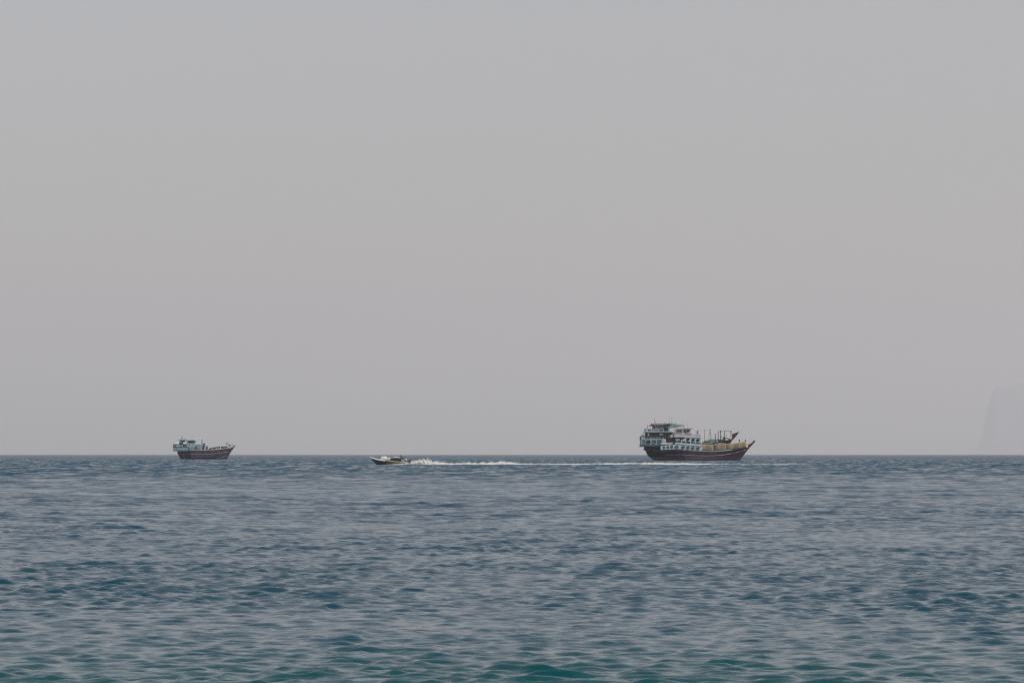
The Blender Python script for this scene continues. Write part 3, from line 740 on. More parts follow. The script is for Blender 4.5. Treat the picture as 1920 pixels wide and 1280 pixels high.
# ================================================================== farther dhow of the pair
D2 = 1305.5
def dhow_far():
    pl = Plan(1000, 745, D2/F_PX/8); u = pl.u
    root = empty('cargo_dhow', ((1315-960)/F_PX*D2, D2, 0))
    tag(root, 'farther dhow of the pair, taller stern castle with a green awning and high pointed prow', 'dhow', DHOWS)
    B = 3.7
    sheer = [(140,545),(300,560),(500,560),(800,540),(1000,500),(1160,487),(1294,465),(1427,440),(1450,436)]
    stern = [(138,545),(165,606),(181,650),(214,690),(258,724),(300,747),(360,805)]
    stem = [(1466,436),(1437,490),(1395,590),(1325,748),(1290,805)]
    H = Hull(pl, sheer, stern, stem, B, .25, .30, .60)
    H.build('hull', M['hull_plum'], root)
    bx(pl, 132, 160, 578, 592, -2.0, 2.0, 'transom_step', M['black_iron'], root)
    H.wale('wale', M['lilac_wall'], root, [(163,598),(300,600),(500,600),(800,590),(1100,560)], 9, .09)
    H.wale('lower_wale', M['pale_teal_paint'], root, [(262,714),(330,714),(420,713),(468,711)], 8, .07, 12)
    H.wale('rub_rail', M['bow_rail'], root, [(900,518),(1000,498),(1160,487),(1294,465),(1380,447),(1440,436)], 8, .08)
    mb = MB(); pl.prism(mb, [(1420,470),(1450,430),(1462,398),(1458,356),(1482,345),(1530,330),(1573,316),(1507,401),(1452,462),(1430,500)], -.30, .30); mb.build('prow', M['hull_maroon'], root, bevel=.05)
    # dark topside between the hull and the gallery
    bx(pl, 145, 420, 525, 596, -2.5, 2.5, 'quarter_wall', M['navy_paint'], root)
    # overhanging stern gallery
    d = -4.05
    bx(pl, 84, 560, 440, 534, d+.35, 4.0, 'gallery_cabin', M['teal_paint'], root)
    holes = [(132,475,25,21),(200,474,27,23),(282,474,29,21),(364,474,28,21),(450,476,28,21)]
    pierced_panel(pl, [(84,440),(560,444)], [(84,512),(560,512)], 84, 500, holes, d, .14, 'gallery_panel', M['pale_teal_paint'], root)
    for k, q in enumerate(holes):
        ring(pl, *q, 5, d-.06, d+.05, 'window_frame', M['dark_teal_paint'], root)
        disc(pl, q[0], q[1], q[2], q[3], d+.10, 'window_pane', M[('pale_teal_paint', 'navy_paint', 'grey_wall', 'teal_paint', 'teal_paint')[k]], root, .06)
    mb = MB(); pl.band(mb, [(92,420),(300,420),(560,424)], 17, d-.08, 4.1); mb.build('deck_edge', M['pale_teal_paint'], root)
    bx(pl, 74, 500, 509, 517, d-.16, 4.2, 'upper_moulding', M['dark_teal_paint'], root)
    bx(pl, 80, 500, 518, 529, d-.10, 4.14, 'gallery_sill', M['pale_teal_paint'], root)
    bx(pl, 76, 440, 530, 543, d-.16, 4.2, 'lower_moulding', M['navy_paint'], root)
    bx(pl, 80, 92, 388, 442, d-.03, 4.0, 'corner_post', M['plum_box'], root)
    bx(pl, 80, 170, 384, 389, d-.03, d+.08, 'hand_rail', M['dark_teal_paint'], root)
    for X in (100, 128, 156, 176): bx(pl, X-3, X+3, 388, 420, d, d+.08, 'rail_post', M['dark_teal_paint'], root)
    bx(pl, 96, 152, 394, 412, d+.3, d+.4, 'rail_board', M['grey_wall'], root)
    for X in range(186, 430, 22): bx(pl, X-3, X+3, 397, 420, d+.1, d+.2, 'rail_post', M['lilac_wall'] if (X//22) % 3 else M['pale_teal_paint'], root)
    # main castle deck: shaded cabin, posts, door, drums
    bx(pl, 160, 560, 330, 424, -2.9, 2.9, 'stern_cabin', M['navy_paint'], root)
    for X in (165, 247, 290, 350, 430, 470): bx(pl, X-3, X+3, 328, 420, -3.55, -3.4, 'stanchion', M['dark_teal_paint'], root)
    for X in (232, 262, 312): bx(pl, X-9, X+9, 350, 396, -2.97, -2.88, 'shutter', M['plum_box'], root)
    dr = bx(pl, 318, 342, 338, 418, -2.97, -2.88, 'door', M['dark_teal_paint'], root)
    bx(pl, 336, 340, 376, 384, -3.02, -2.96, 'handle', M['grey_iron'], dr, 0)
    bx(pl, 444, 462, 336, 400, -2.97, -2.88, 'door', M['teal_paint'], root)
    # upper deck
    mb = MB(); pl.band(mb, [(138,311),(300,311),(420,308),(545,310)], 18, -3.9, 3.9); mb.build('upper_deck_edge', M['pale_teal_paint'], root)
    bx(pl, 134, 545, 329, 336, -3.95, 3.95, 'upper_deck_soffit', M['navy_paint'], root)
    mb = MB(); pl.band(mb, [(136,278),(300,280),(360,282)], 6, -3.9, -3.76); mb.build('hand_rail', M['dark_teal_paint'], root)
    for k, (X0, X1, mk) in enumerate(((140,158,'dark_teal_paint'),(162,172,'grey_wall'),(178,190,'white_paint'),(194,222,'navy_paint'),(226,246,'blue_cloth'),(249,262,'pale_teal_paint'),(268,305,'lilac_wall'),(309,345,'lilac_wall'),(362,420,'dark_teal_paint'))):
        bx(pl, X0, X1, 284, 308, -3.84, -3.78, 'side_board', M[mk], root)
    for X in (350, 424): bx(pl, X-3, X+3, 278, 310, -3.9, -3.75, 'rail_post', M['white_paint'], root)
    pole(pl, [(187,-3.4,309),(186,-3.4,214)], .06, 'flag_staff', M['plum_box'], root)
    # wheelhouse
    bx(pl, 266, 432, 210, 309, -2.3, 2.3, 'wheelhouse', M['lilac_wall'], root)
    mb = MB(); pl.prism(mb, [(250,194),(300,192),(440,191),(545,190),(545,198),(440,207),(252,208)], -2.8, 2.8); mb.build('wheelhouse_roof', M['lilac_wall'], root)
    mb = MB(); pl.prism(mb, [(208,226),(246,212),(252,208),(268,214),(268,228),(228,237)], -2.6, 2.6); mb.build('roof_visor', M['dark_teal_paint'], root)
    for X0, X1 in ((274,302),(308,328),(336,352),(356,410)):
        w = bx(pl, X0, X1, 224, 266, -2.36, -2.28, 'window', M['glass'] if X0 < 350 else M['plum_box'], root, 0)
        bx(pl, X1, X1+5, 218, 268, -2.4, -2.27, 'window_post', M['white_paint'] if X0 < 330 else M['lilac_wall'], w, 0)
    bx(pl, 388, 416, 268, 274, -2.9, -2.3, 'shelf', M['white_paint'], root)
    bx(pl, 432, 505, 240, 309, -1.8, 1.8, 'chart_room', M['dark_teal_paint'], root)
    for X in (446, 474): bx(pl, X-6, X+6, 256, 300, -1.87, -1.78, 'door', M['grey_wall'], root, 0)
    # green awning
    f = noise_fn(9, 10, .6, 2.2, 2); grid = []
    for i in range(19):
        t = i/18; X = 428+(742-428)*t; row = []
        ridge = lerp_line([(428,204),(470,198),(520,192),(566,192),(640,206),(742,222)], X)
        edge = lerp_line([(428,238),(470,254),(540,262),(600,258),(660,246),(742,224)], X)
        for j in range(13):
            s = j/12; dd = -2.9+5.8*s; k = abs(2*s-1)
            row.append((X, dd*(1-.55*max(0, t-.5)*1.2), ridge+(edge-ridge)*k**1.3+f(X*.05, dd*1.5)*3))
        grid.append(row)
    cloth(pl, grid, 'awning', M['green_cloth'], root)
    grid = [[(428+6*i, -2.7+.15*math.sin(i*1.7), 212+j*12+3*math.sin(i)) for j in range(7)] for i in range(9)]
    cloth(pl, grid, 'awning_curtain', M['green_cloth'], root)
    for X in (515, 600): pole(pl, [(X,-2.2,312),(X,-2.2,200)], .06, 'awning_post', M['plum_box'], root)
    pole(pl, [(516,-2.2,200),(515,-2.2,84)], .035, 'aerial', M['grey_iron'], root, .012, 6)
    pole(pl, [(556,-1,196),(555,-1,110)], .05, 'aerial', M['black_iron'], root, .03, 6)
    pole(pl, [(309,-.5,194),(301,-.5,150),(293,-.5,112)], .10, 'mast', M['black_iron'], root, .015)
    for X, Y in ((337,186),(452,184),(613,188)):
        mb = MB(); mb.ell(pl.P(X, -1.5, Y+3), .12, .12, .16); mb.build('deck_lamp', M['grey_iron'], root, smooth=True)
    # forward break of the castle
    bx(pl, 500, 620, 320, 545, -2.6, 2.6, 'forward_house', M['grey_wall'], root)
    # deck furniture forward
    pole(pl, [(1047,-1.0,470),(1048,-1.0,292)], .07, 'mast', M['grey_iron'], root, .05)
    bx(pl, 1043, 1053, 292, 308, -1.1, -.9, 'mast_head', M['plum_box'], root)
    m2 = pole(pl, [(1132,.2,475),(1132,.2,282)], .09, 'derrick_mast', M['grey_iron'], root, .07)
    bx(pl, 1127, 1137, 280, 300, .08, .32, 'mast_head', M['black_iron'], m2)
    for Xe, de in ((1100,-2.8),(1160,-2.8),(1095,3.2),(1165,3.2)): pole(pl, [(1132,.2,295),(Xe,de,468)], .02, 'guy_wire', M['grey_iron'], m2, n=5)
    pole(pl, [(900,-.6,298),(1048,-1.0,296),(1132,.2,289),(1160,.2,288)], .018, 'stay_wire', M['grey_iron'], root, n=5)
    v = pole(pl, [(1204,-2.4,480),(1204,-2.4,372),(1196,-2.4,354)], .09, 'vent_pipe', M['black_iron'], root)
    for Y in (356, 378, 419):
        mb = MB(); mb.ell(pl.P(1203+(Y-378)*.05, -2.4, Y), .18, .18, .16); mb.build('vent_cowl', M['black_iron'], v, smooth=True)
    pole(pl, [(1246,-2.2,470),(1248,-2.2,304)], .11, 'deck_post', M['plum_box'], root)
    g = pole(pl, [(1280,-2.6,462),(1280,-2.6,305)], .10, 'bow_gantry', M['grey_iron'], root)
    bx(pl, 1271, 1289, 303, 328, -2.8, -2.4, 'gantry_head', M['black_iron'], g)
    pole(pl, [(1442,-1.2,440),(1442,-1.2,312),(1430,-1.2,305)], .10, 'gantry_post', M['grey_iron'], g)
    bx(pl, 1434, 1450, 308, 336, -1.4, -1.0, 'gantry_head', M['black_iron'], g)
    pole(pl, [(1280,-2.6,308),(1363,-1.9,307),(1440,-1.2,308)], .07, 'gantry_beam', M['grey_iron'], g)
    pole(pl, [(1345,-2.0,440),(1345,-2.0,308)], .11, 'gantry_post', M['grey_iron'], g)
    pole(pl, [(1363,-1.9,308),(1363,-1.9,289)], .06, 'gantry_lamp', M['black_iron'], g)
    bx(pl, 1223, 1356, 432, 468, -3.0, 2.6, 'hatch_coaming', M['dark_teal_paint'], root)
    bx(pl, 1140, 1210, 428, 480, -3.1, 2.6, 'hatch_house', M['teal_paint'], root)
    bx(pl, 1360, 1424, 416, 424, -2.4, 1.6, 'hatch_board', M['black_iron'], root)
    w = bx(pl, 1322, 1352, 396, 434, -2.3, -1.2, 'winch', M['black_iron'], root)
    pole(pl, [(1322,-1.8,400),(1314,-1.8,384)], .06, 'winch_lever', M['black_iron'], w)
    pole(pl, [(1352,-1.8,398),(1350,-1.8,384)], .05, 'winch_lever', M['black_iron'], w)
    pv = pole(pl, [(1373,-1.5,420),(1373,-1.5,380)], .03, 'vent_stem', M['grey_iron'], root, n=6)
    mb = MB(); mb.ell(pl.P(1373,-1.5,376), .12, .12, .13); mb.build('vent_cowl', M['black_iron'], pv, smooth=True)
    pole(pl, [(1212,-3.2,428),(1222,-3.3,445),(1238,-3.4,470)], .07, 'davit', M['white_paint'], root)
    # loose goods
    x0, y0 = root.location.x, root.location.y
    def goods(label, cat, o, group=None): o.parent = None; o.location = (x0, y0, 0); return tag(o, label, cat, group)
    goods('bright green tarpaulin drawn over goods amidships on the farther dhow', 'tarpaulin', soft_bundle(pl, [(1044,452),(1100,444),(1146,440)], [(1044,492),(1146,486)], -3.3, 2.8, 'tarpaulin', M['bright_green_cloth'], None, 41))
    for k, (X0, X1, Y0, Y1, nm, mk, lb) in enumerate(((1222,1262,416,432,'white_bundle','white_cloth','small white bundle on the teal hatch beside the tall plum post'),
                                              (1362,1400,398,416,'white_bundle','white_cloth','white bundle lying on the black hatch board near the prow'),
                                              (1404,1446,408,440,'rope_heap','bow_rail','pinkish brown heap of rope in the bow of the farther dhow'))):
        goods(lb, 'bundle' if k < 2 else 'rope heap', soft_bundle(pl, [(X0,Y0+3),((X0+X1)/2,Y0),(X1,Y0+3)], [(X0,Y1),(X1,Y1)], -2.4, -.6, nm, M[mk], None, 50+k, 12, .05, .7))
    mb = MB(); c = pl.P(202, -3.62, 361)
    n = 22; mb.add([(c[0]+15*u*math.cos(2*math.pi*i/n), c[1]+dd, c[2]+19*u*math.sin(2*math.pi*i/n)) for dd in (0, .12) for i in range(n)], [tuple(range(n)), tuple(range(2*n-1, n-1, -1))]+[(i, (i+1)%n, n+(i+1)%n, n+i) for i in range(n)])
    goods('pale round dish hung under the upper deck near the stern', 'dish', mb.build('round_dish', M['white_plastic'], None))
    def raft(X0, X1, Yt, Yb, label, dd):
        o = soft_bundle(pl, [(X0,Yt+5),((X0+X1)/2,Yt),(X1,Yt+6)], [(X0,Yb),(X1,Yb)], dd, dd+1.1, 'life_raft', M['white_plastic'], None, X0, 14, .03, .75)
        return goods(label, 'life raft', o, 'white life raft canisters')
    raft(360, 424, 344, 372, 'white canister under the upper deck, right of the round dish', -3.7)
    raft(92, 150, 352, 386, 'pale rounded canister at the open stern corner behind the rail', -3.6)
    standing('person in pale lilac clothes standing on the foredeck behind the teal hatch', (x0+pl.x(1290), y0-1.6, pl.z(455)), ['skin', 'lilac_wall', 'lilac_wall'], 'black_hair', 1, .05, .2)
    standing('person in plum clothes in the shaded stern between the round dish and the door', (x0+pl.x(246), y0-3.35, pl.z(421)), ['skin', 'plum_box', 'dark_trousers'], 'black_hair', -1, .05, .2)
dhow_far()

# ================================================================== lone dhow on the left
D3 = 1618.0
def dhow_left():
    pl = Plan(950, 778, D3/F_PX/12.8); u = pl.u
    px0 = 310+950/12.8
    root = empty('cargo_dhow', ((px0-960)/F_PX*D3, D3, 0))
    tag(root, 'lone dhow on the open water, weathered brown hull with teal wheelhouse and blue derrick', 'dhow', DHOWS)
    B = 3.3
    sheer = [(285,575),(500,566),(600,562),(900,566),(1050,561),(1147,555),(1282,546),(1462,521),(1560,506),(1634,492),(1650,488)]
    stern = [(285,575),(302,640),(340,735),(380,782),(430,850)]
    stem = [(1652,488),(1606,556),(1540,662),(1472,780),(1430,850)]
    H = Hull(pl, sheer, stern, stem, B, .16, .245, .60)
    H.build('hull', M['hull_weathered'], root)
    H.wale('gunwale', M['lilac_wall'], root, [(560,560),(700,562),(900,565),(1050,560),(1147,554),(1282,545),(1462,520),(1560,505),(1640,490)], 13, .12)
    H.wale('wale', M['lilac_wall'], root, [(305,646),(450,650),(600,655),(760,659),(900,660),(1080,655),(1200,645),(1350,626),(1500,600)], 6, .06)
    H.wale('lower_wale', M['lilac_wall'], root, [(1250,752),(1330,742),(1400,728),(1480,702)], 5, .05, 14)
    bx(pl, 288, 312, 628, 645, -1.5, 1.5, 'transom_step', M['black_iron'], root)
    pole(pl, [(436,-H.y_at(pl.x(436), pl.z(660))-.1,656),(452,-H.y_at(pl.x(452), pl.z(710))-.1,710),(470,-H.y_at(pl.x(470), pl.z(765))-.12,768)], .06, 'waste_pipe', M['lilac_wall'], root)
    mb = MB(); pl.prism(mb, [(1596,520),(1640,486),(1664,462),(1692,437),(1652,494),(1604,566),(1590,560)], -.25, .25); mb.build('prow', M['hull_weathered'], root, bevel=.04)
    for X, Y, rx, ry in ((935,628,20,20),(1272,600,24,20)):
        yy = -H.y_at(pl.x(X), pl.z(Y)); mb = MB(); mb.ell((pl.x(X), yy, pl.z(Y)), rx*u, .12, ry*u); mb.build('hawse_plate', M['dark_gap'] if X < 1000 else M['dark_teal_paint'], root, smooth=True)
    # stern gallery
    d = -3.6
    bx(pl, 206, 560, 492, 586, d+.3, 3.5, 'gallery_cabin', M['teal_paint'], root)
    holes = [(234,526,11,12),(284,527,13,13),(345,527,15,13),(412,525,15,12)]
    pierced_panel(pl, [(206,492),(560,492)], [(206,560),(560,560)], 206, 560, holes, d, .12, 'gallery_panel', M['pale_teal_paint'], root)
    for k, q in enumerate(holes): disc(pl, *q, d+.09, 'window_pane', M['navy_paint'] if k < 3 else M['teal_paint'], root)
    bx(pl, 196, 580, 484, 494, d-.1, 3.65, 'deck_moulding', M['dark_teal_paint'], root)
    bx(pl, 206, 500, 558, 564, d-.06, 3.6, 'gallery_moulding', M['dark_teal_paint'], root)
    bx(pl, 206, 498, 566, 578, d-.05, 3.6, 'gallery_sill', M['pale_teal_paint'], root)
    bx(pl, 206, 296, 578, 588, d, 3.5, 'gallery_floor', M['teal_paint'], root)
    bx(pl, 202, 212, 424, 486, d, 3.5, 'corner_board', M['navy_paint'], root)
    for X0, X1, mk in ((214,238,'teal_paint'),(240,266,'dark_teal_paint'),(268,312,'pale_teal_paint'),(316,334,'teal_paint'),(338,366,'pale_teal_paint'),(368,386,'blue_cloth'),(390,436,'pale_teal_paint'),(440,470,'dark_teal_paint')):
        bx(pl, X0, X1, 428, 484, d+.06, d+.16, 'bulwark_board', M[mk], root)
    bx(pl, 200, 470, 421, 428, d, d+.2, 'hand_rail', M['dark_teal_paint'], root)
    # long side panel with its openings, forward of the gallery
    pierced_panel(pl, [(560,492),(900,496)], [(560,560),(900,562)], 562, 892, [(585,526,20,15),(650,527,27,11),(706,528,20,11),(770,532,30,13),(835,532,26,13)], d+.3, .12, 'side_panel', M['pale_teal_paint'], root)
    bx(pl, 562, 892, 490, 566, d+.9, 3.0, 'lower_cabin', M['grey_wall'], root)
    disc(pl, 578, 526, 13, 17, d+.2, 'fender', M['black_rubber'], root, .14)
    # engine casing with sloped roof and a row of slots
    mb = MB(); pl.prism(mb, [(540,494),(566,478),(600,456),(860,456),(872,494)], d+.25, 3.3); mb.build('casing_roof', M['pale_teal_paint'], root)
    bx(pl, 716, 866, 430, 458, -2.6, 2.6, 'engine_casing', M['pale_teal_paint'], root)
    for X0, X1 in ((722,764),(776,814),(824,858)): bx(pl, X0, X1, 434, 445, -2.66, -2.58, 'window', M['glass'], root, 0)
    # cabin and wheelhouse
    bx(pl, 516, 718, 414, 474, -2.5, 2.5, 'cabin', M['lilac_wall'], root)
    for X0, X1 in ((530,546),(588,606),(650,664)): bx(pl, X0, X1, 428, 446, -2.56, -2.48, 'window', M['glass'], root, 0)
    wh = MB(); pl.prism(wh, [(540,334),(730,334),(716,420),(540,420)], -2.3, 2.3); wh.build('wheelhouse', M['teal_paint'], root)
    bx(pl, 552, 700, 356, 384, -2.36, -2.28, 'window', M['dark_teal_paint'], root, 0)
    bx(pl, 562, 580, 340, 348, -2.38, -2.28, 'name_board', M['pale_blue_paint'], root, 0)
    bx(pl, 720, 736, 352, 366, -1.9, -1.3, 'search_lamp', M['white_plastic'], root)
    bx(pl, 528, 738, 308, 330, -2.7, 2.7, 'wheelhouse_roof', M['pale_blue_paint'], root, .05)
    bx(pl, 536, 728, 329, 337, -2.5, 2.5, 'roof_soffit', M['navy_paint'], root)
    bx(pl, 722, 730, 296, 310, -2.0, -1.9, 'roof_bracket', M['grey_iron'], root)
    mb = MB(); pl.prism(mb, [(328,300),(532,298),(532,326),(400,332),(352,342),(328,338)], -2.9, 2.9); mb.build('canopy', M['pale_teal_paint'], root, bevel=.05)
    bx(pl, 380, 470, 334, 372, -1.6, 1.6, 'canopy_store', M['plum_box'], root)
    for X in (358, 374, 452, 522): bx(pl, X-4, X+4, 332, 430, -2.5, -2.38, 'canopy_post', M['dark_teal_paint'], root)
    bx(pl, 344, 440, 376, 486, -2.2, 2.2, 'stern_locker', M['teal_paint'], root)
    bx(pl, 446, 516, 400, 486, -2.2, 2.2, 'stern_locker', M['lilac_wall'], root)
    ms = pole(pl, [(398,-.5,300),(400,-.5,262),(403,-.5,210)], .10, 'mast', M['black_iron'], root, .05)
    mb = MB(); mb.ell(pl.P(399,-.5,270), .17, .17, .24); mb.build('mast_lamp', M['black_iron'], ms, smooth=True)
    pole(pl, [(634,.3,308),(640,.3,240),(646,.3,176)], .035, 'aerial', M['grey_iron'], root, .015, 6)
    pole(pl, [(886,-1.4,560),(886,-1.4,420)], .10, 'exhaust_pipe', M['black_iron'], root, n=10)
    pole(pl, [(886,-1.4,420),(887,-1.4,308)], .15, 'exhaust_stack', M['black_iron'], root, n=10)
    mb = MB(); mb.ell(pl.P(764,-3.5,492), 24*u, .2, 20*u); mb.build('fender', M['black_rubber'], root, smooth=True)
    # blue derrick
    dk = bx(pl, 898, 942, 408, 548, -1.2, .6, 'derrick', M['blue_cloth'], root, .08)
    mb = MB(); pl.prism(mb, [(900,430),(915,404),(950,396),(962,404),(960,424),(944,432),(958,470),(940,500)], -1.4, .3); mb.build('derrick_arm', M['blue_cloth'], dk, bevel=.06)
    bx(pl, 944, 960, 392, 414, -1.1, -.5, 'derrick_head', M['navy_cloth'], dk)
    mb = MB(); pl.prism(mb, [(886,556),(900,496),(914,496),(930,556)], -1.9, -1.2); mb.build('derrick_foot', M['navy_paint'], dk)
    mb = MB(); pl.prism(mb, [(846,558),(868,520),(886,520),(898,558)], -2.6, -1.9); mb.build('deck_bracket', M['pale_blue_paint'], root)
    # far bulwark, seen inside over the near rail
    mb = MB(); pl.prism(mb, [(1020,560),(1034,524),(1100,508),(1180,491),(1260,481),(1330,476),(1457,474),(1462,522),(1282,546)], 2.5, 2.65); mb.build('far_bulwark', M['dark_teal_paint'], root)
    mb = MB(); mb.tube([(pl.x(X), 2.55, pl.z(Y)) for X, Y in ((1020,528),(1100,506),(1180,490),(1260,480),(1330,475),(1457,473))], .12, 6); mb.build('far_rail', M['pale_teal_paint'], root)
    # H-frame at the bow
    h = pole(pl, [(1464,-1.0,512),(1464,-1.0,392),(1474,-.9,384)], .10, 'bow_frame', M['plum_box'], root)
    pole(pl, [(1505,-.2,508),(1505,-.2,392),(1494,-.3,384)], .10, 'frame_post', M['plum_box'], h)
    for Y in (386, 428): pole(pl, [(1464,-1.0,Y),(1505,-.2,Y)], .09, 'frame_bar', M['plum_box'], h)
    pole(pl, [(1452,-1.1,390),(1466,-1.0,392)], .05, 'frame_hook', M['grey_iron'], h)
    bx(pl, 1462, 1508, 480, 512, -1.2, .1, 'bitts', M['plum_box'], root)
    for sgn in (-1,):
        mb = MB(); mb.tube([(pl.x(X), -.8+(X-1510)*.004, pl.z(Y)) for X, Y in ((1510,492),(1560,482),(1600,478),(1640,484))], .12, 6); mb.build('bow_rail', M['bow_rail'], root)
    pole(pl, [(1608,-.4,545),(1650,-1.0,600),(1706,-1.9,660),(1760,-2.6,722),(1810,-3.2,790)], .022, 'anchor_line', M['rope'], root, n=5)
    # loose goods
    x0, y0 = root.location.x, root.location.y
    def goods(label, cat, o, group=None): o.parent = None; o.location = (x0, y0, 0); return tag(o, label, cat, group)
    for (X0, X1, Yt, Yb, lb) in ((264,328,383,428,'white water tank behind the stern rail of the lone dhow'),(440,516,381,424,'white water tank under the canopy edge beside the teal wheelhouse')):
        mb = MB(); mb.tube([pl.P(X0, -2.6, (Yt+Yb)/2), pl.P(X1, -2.6, (Yt+Yb)/2)], (Yb-Yt)/2*u, 14)
        goods(lb, 'water tank', mb.build('water_tank', M['white_plastic'], None), 'white tanks on the lone dhow')
    goods('plum brown box standing on deck just right of the blue derrick', 'box', bx(pl, 974, 1026, 464, 552, -2.0, -.4, 'deck_box', M['plum_box'], None, .06))
    goods('pale heap of netting lying on the near rail amidships', 'net heap', soft_bundle(pl, [(1112,548),(1140,538),(1172,546)], [(1112,562),(1172,558)], -2.9, -1.5, 'net_heap', M['cream_cloth'], None, 71, 12, .06, .7))
    goods('pinkish heap of netting beside the orange heap on the near rail', 'net heap', soft_bundle(pl, [(1196,534),(1230,520),(1256,524)], [(1196,554),(1256,550)], -2.8, -1.2, 'net_heap', M['pink_cloth'], None, 72, 12, .06, .7))
    goods('orange heap of netting on the foredeck of the lone dhow', 'net heap', soft_bundle(pl, [(1256,522),(1284,514),(1304,526)], [(1256,550),(1304,546)], -2.7, -1.2, 'net_heap', M['orange_cloth'], None, 73, 12, .06, .7))
    goods('pale upright fish trap on the foredeck right of the orange heap', 'fish trap', soft_bundle(pl, [(1318,500),(1330,496),(1352,530)], [(1318,545),(1352,542)], -2.4, -1.4, 'fish_trap', M['pale_blue_paint'], None, 74, 10, .04, .8))
    a = bx(pl, 1536, 1548, 424, 478, -.5, -.3, 'anchor', M['black_iron'], None, .02)
    goods('black anchor gear piled against the bow of the lone dhow', 'anchor', a)
    for k, (X, Y, rx, ry) in enumerate(((1545,436,14,11),(1562,448,14,10),(1596,454,16,9),(1622,444,12,10),(1640,456,14,9),(1672,450,13,9))):
        mb = MB(); mb.ell(pl.P(X, -.4-.03*k, Y), rx*u, .18, ry*u, 8, 6); mb.build('anchor_fluke', M['black_iron'] if k not in (2, 3) else M['bow_rail'], a)
    mb = MB(); pl.tube(mb, [(1534,-.4,474),(1560,-.45,452),(1592,-.4,462),(1618,-.4,448),(1650,-.4,466),(1676,-.4,452)], .08, 6); mb.build('anchor_chain', M['black_iron'], a)
dhow_left()

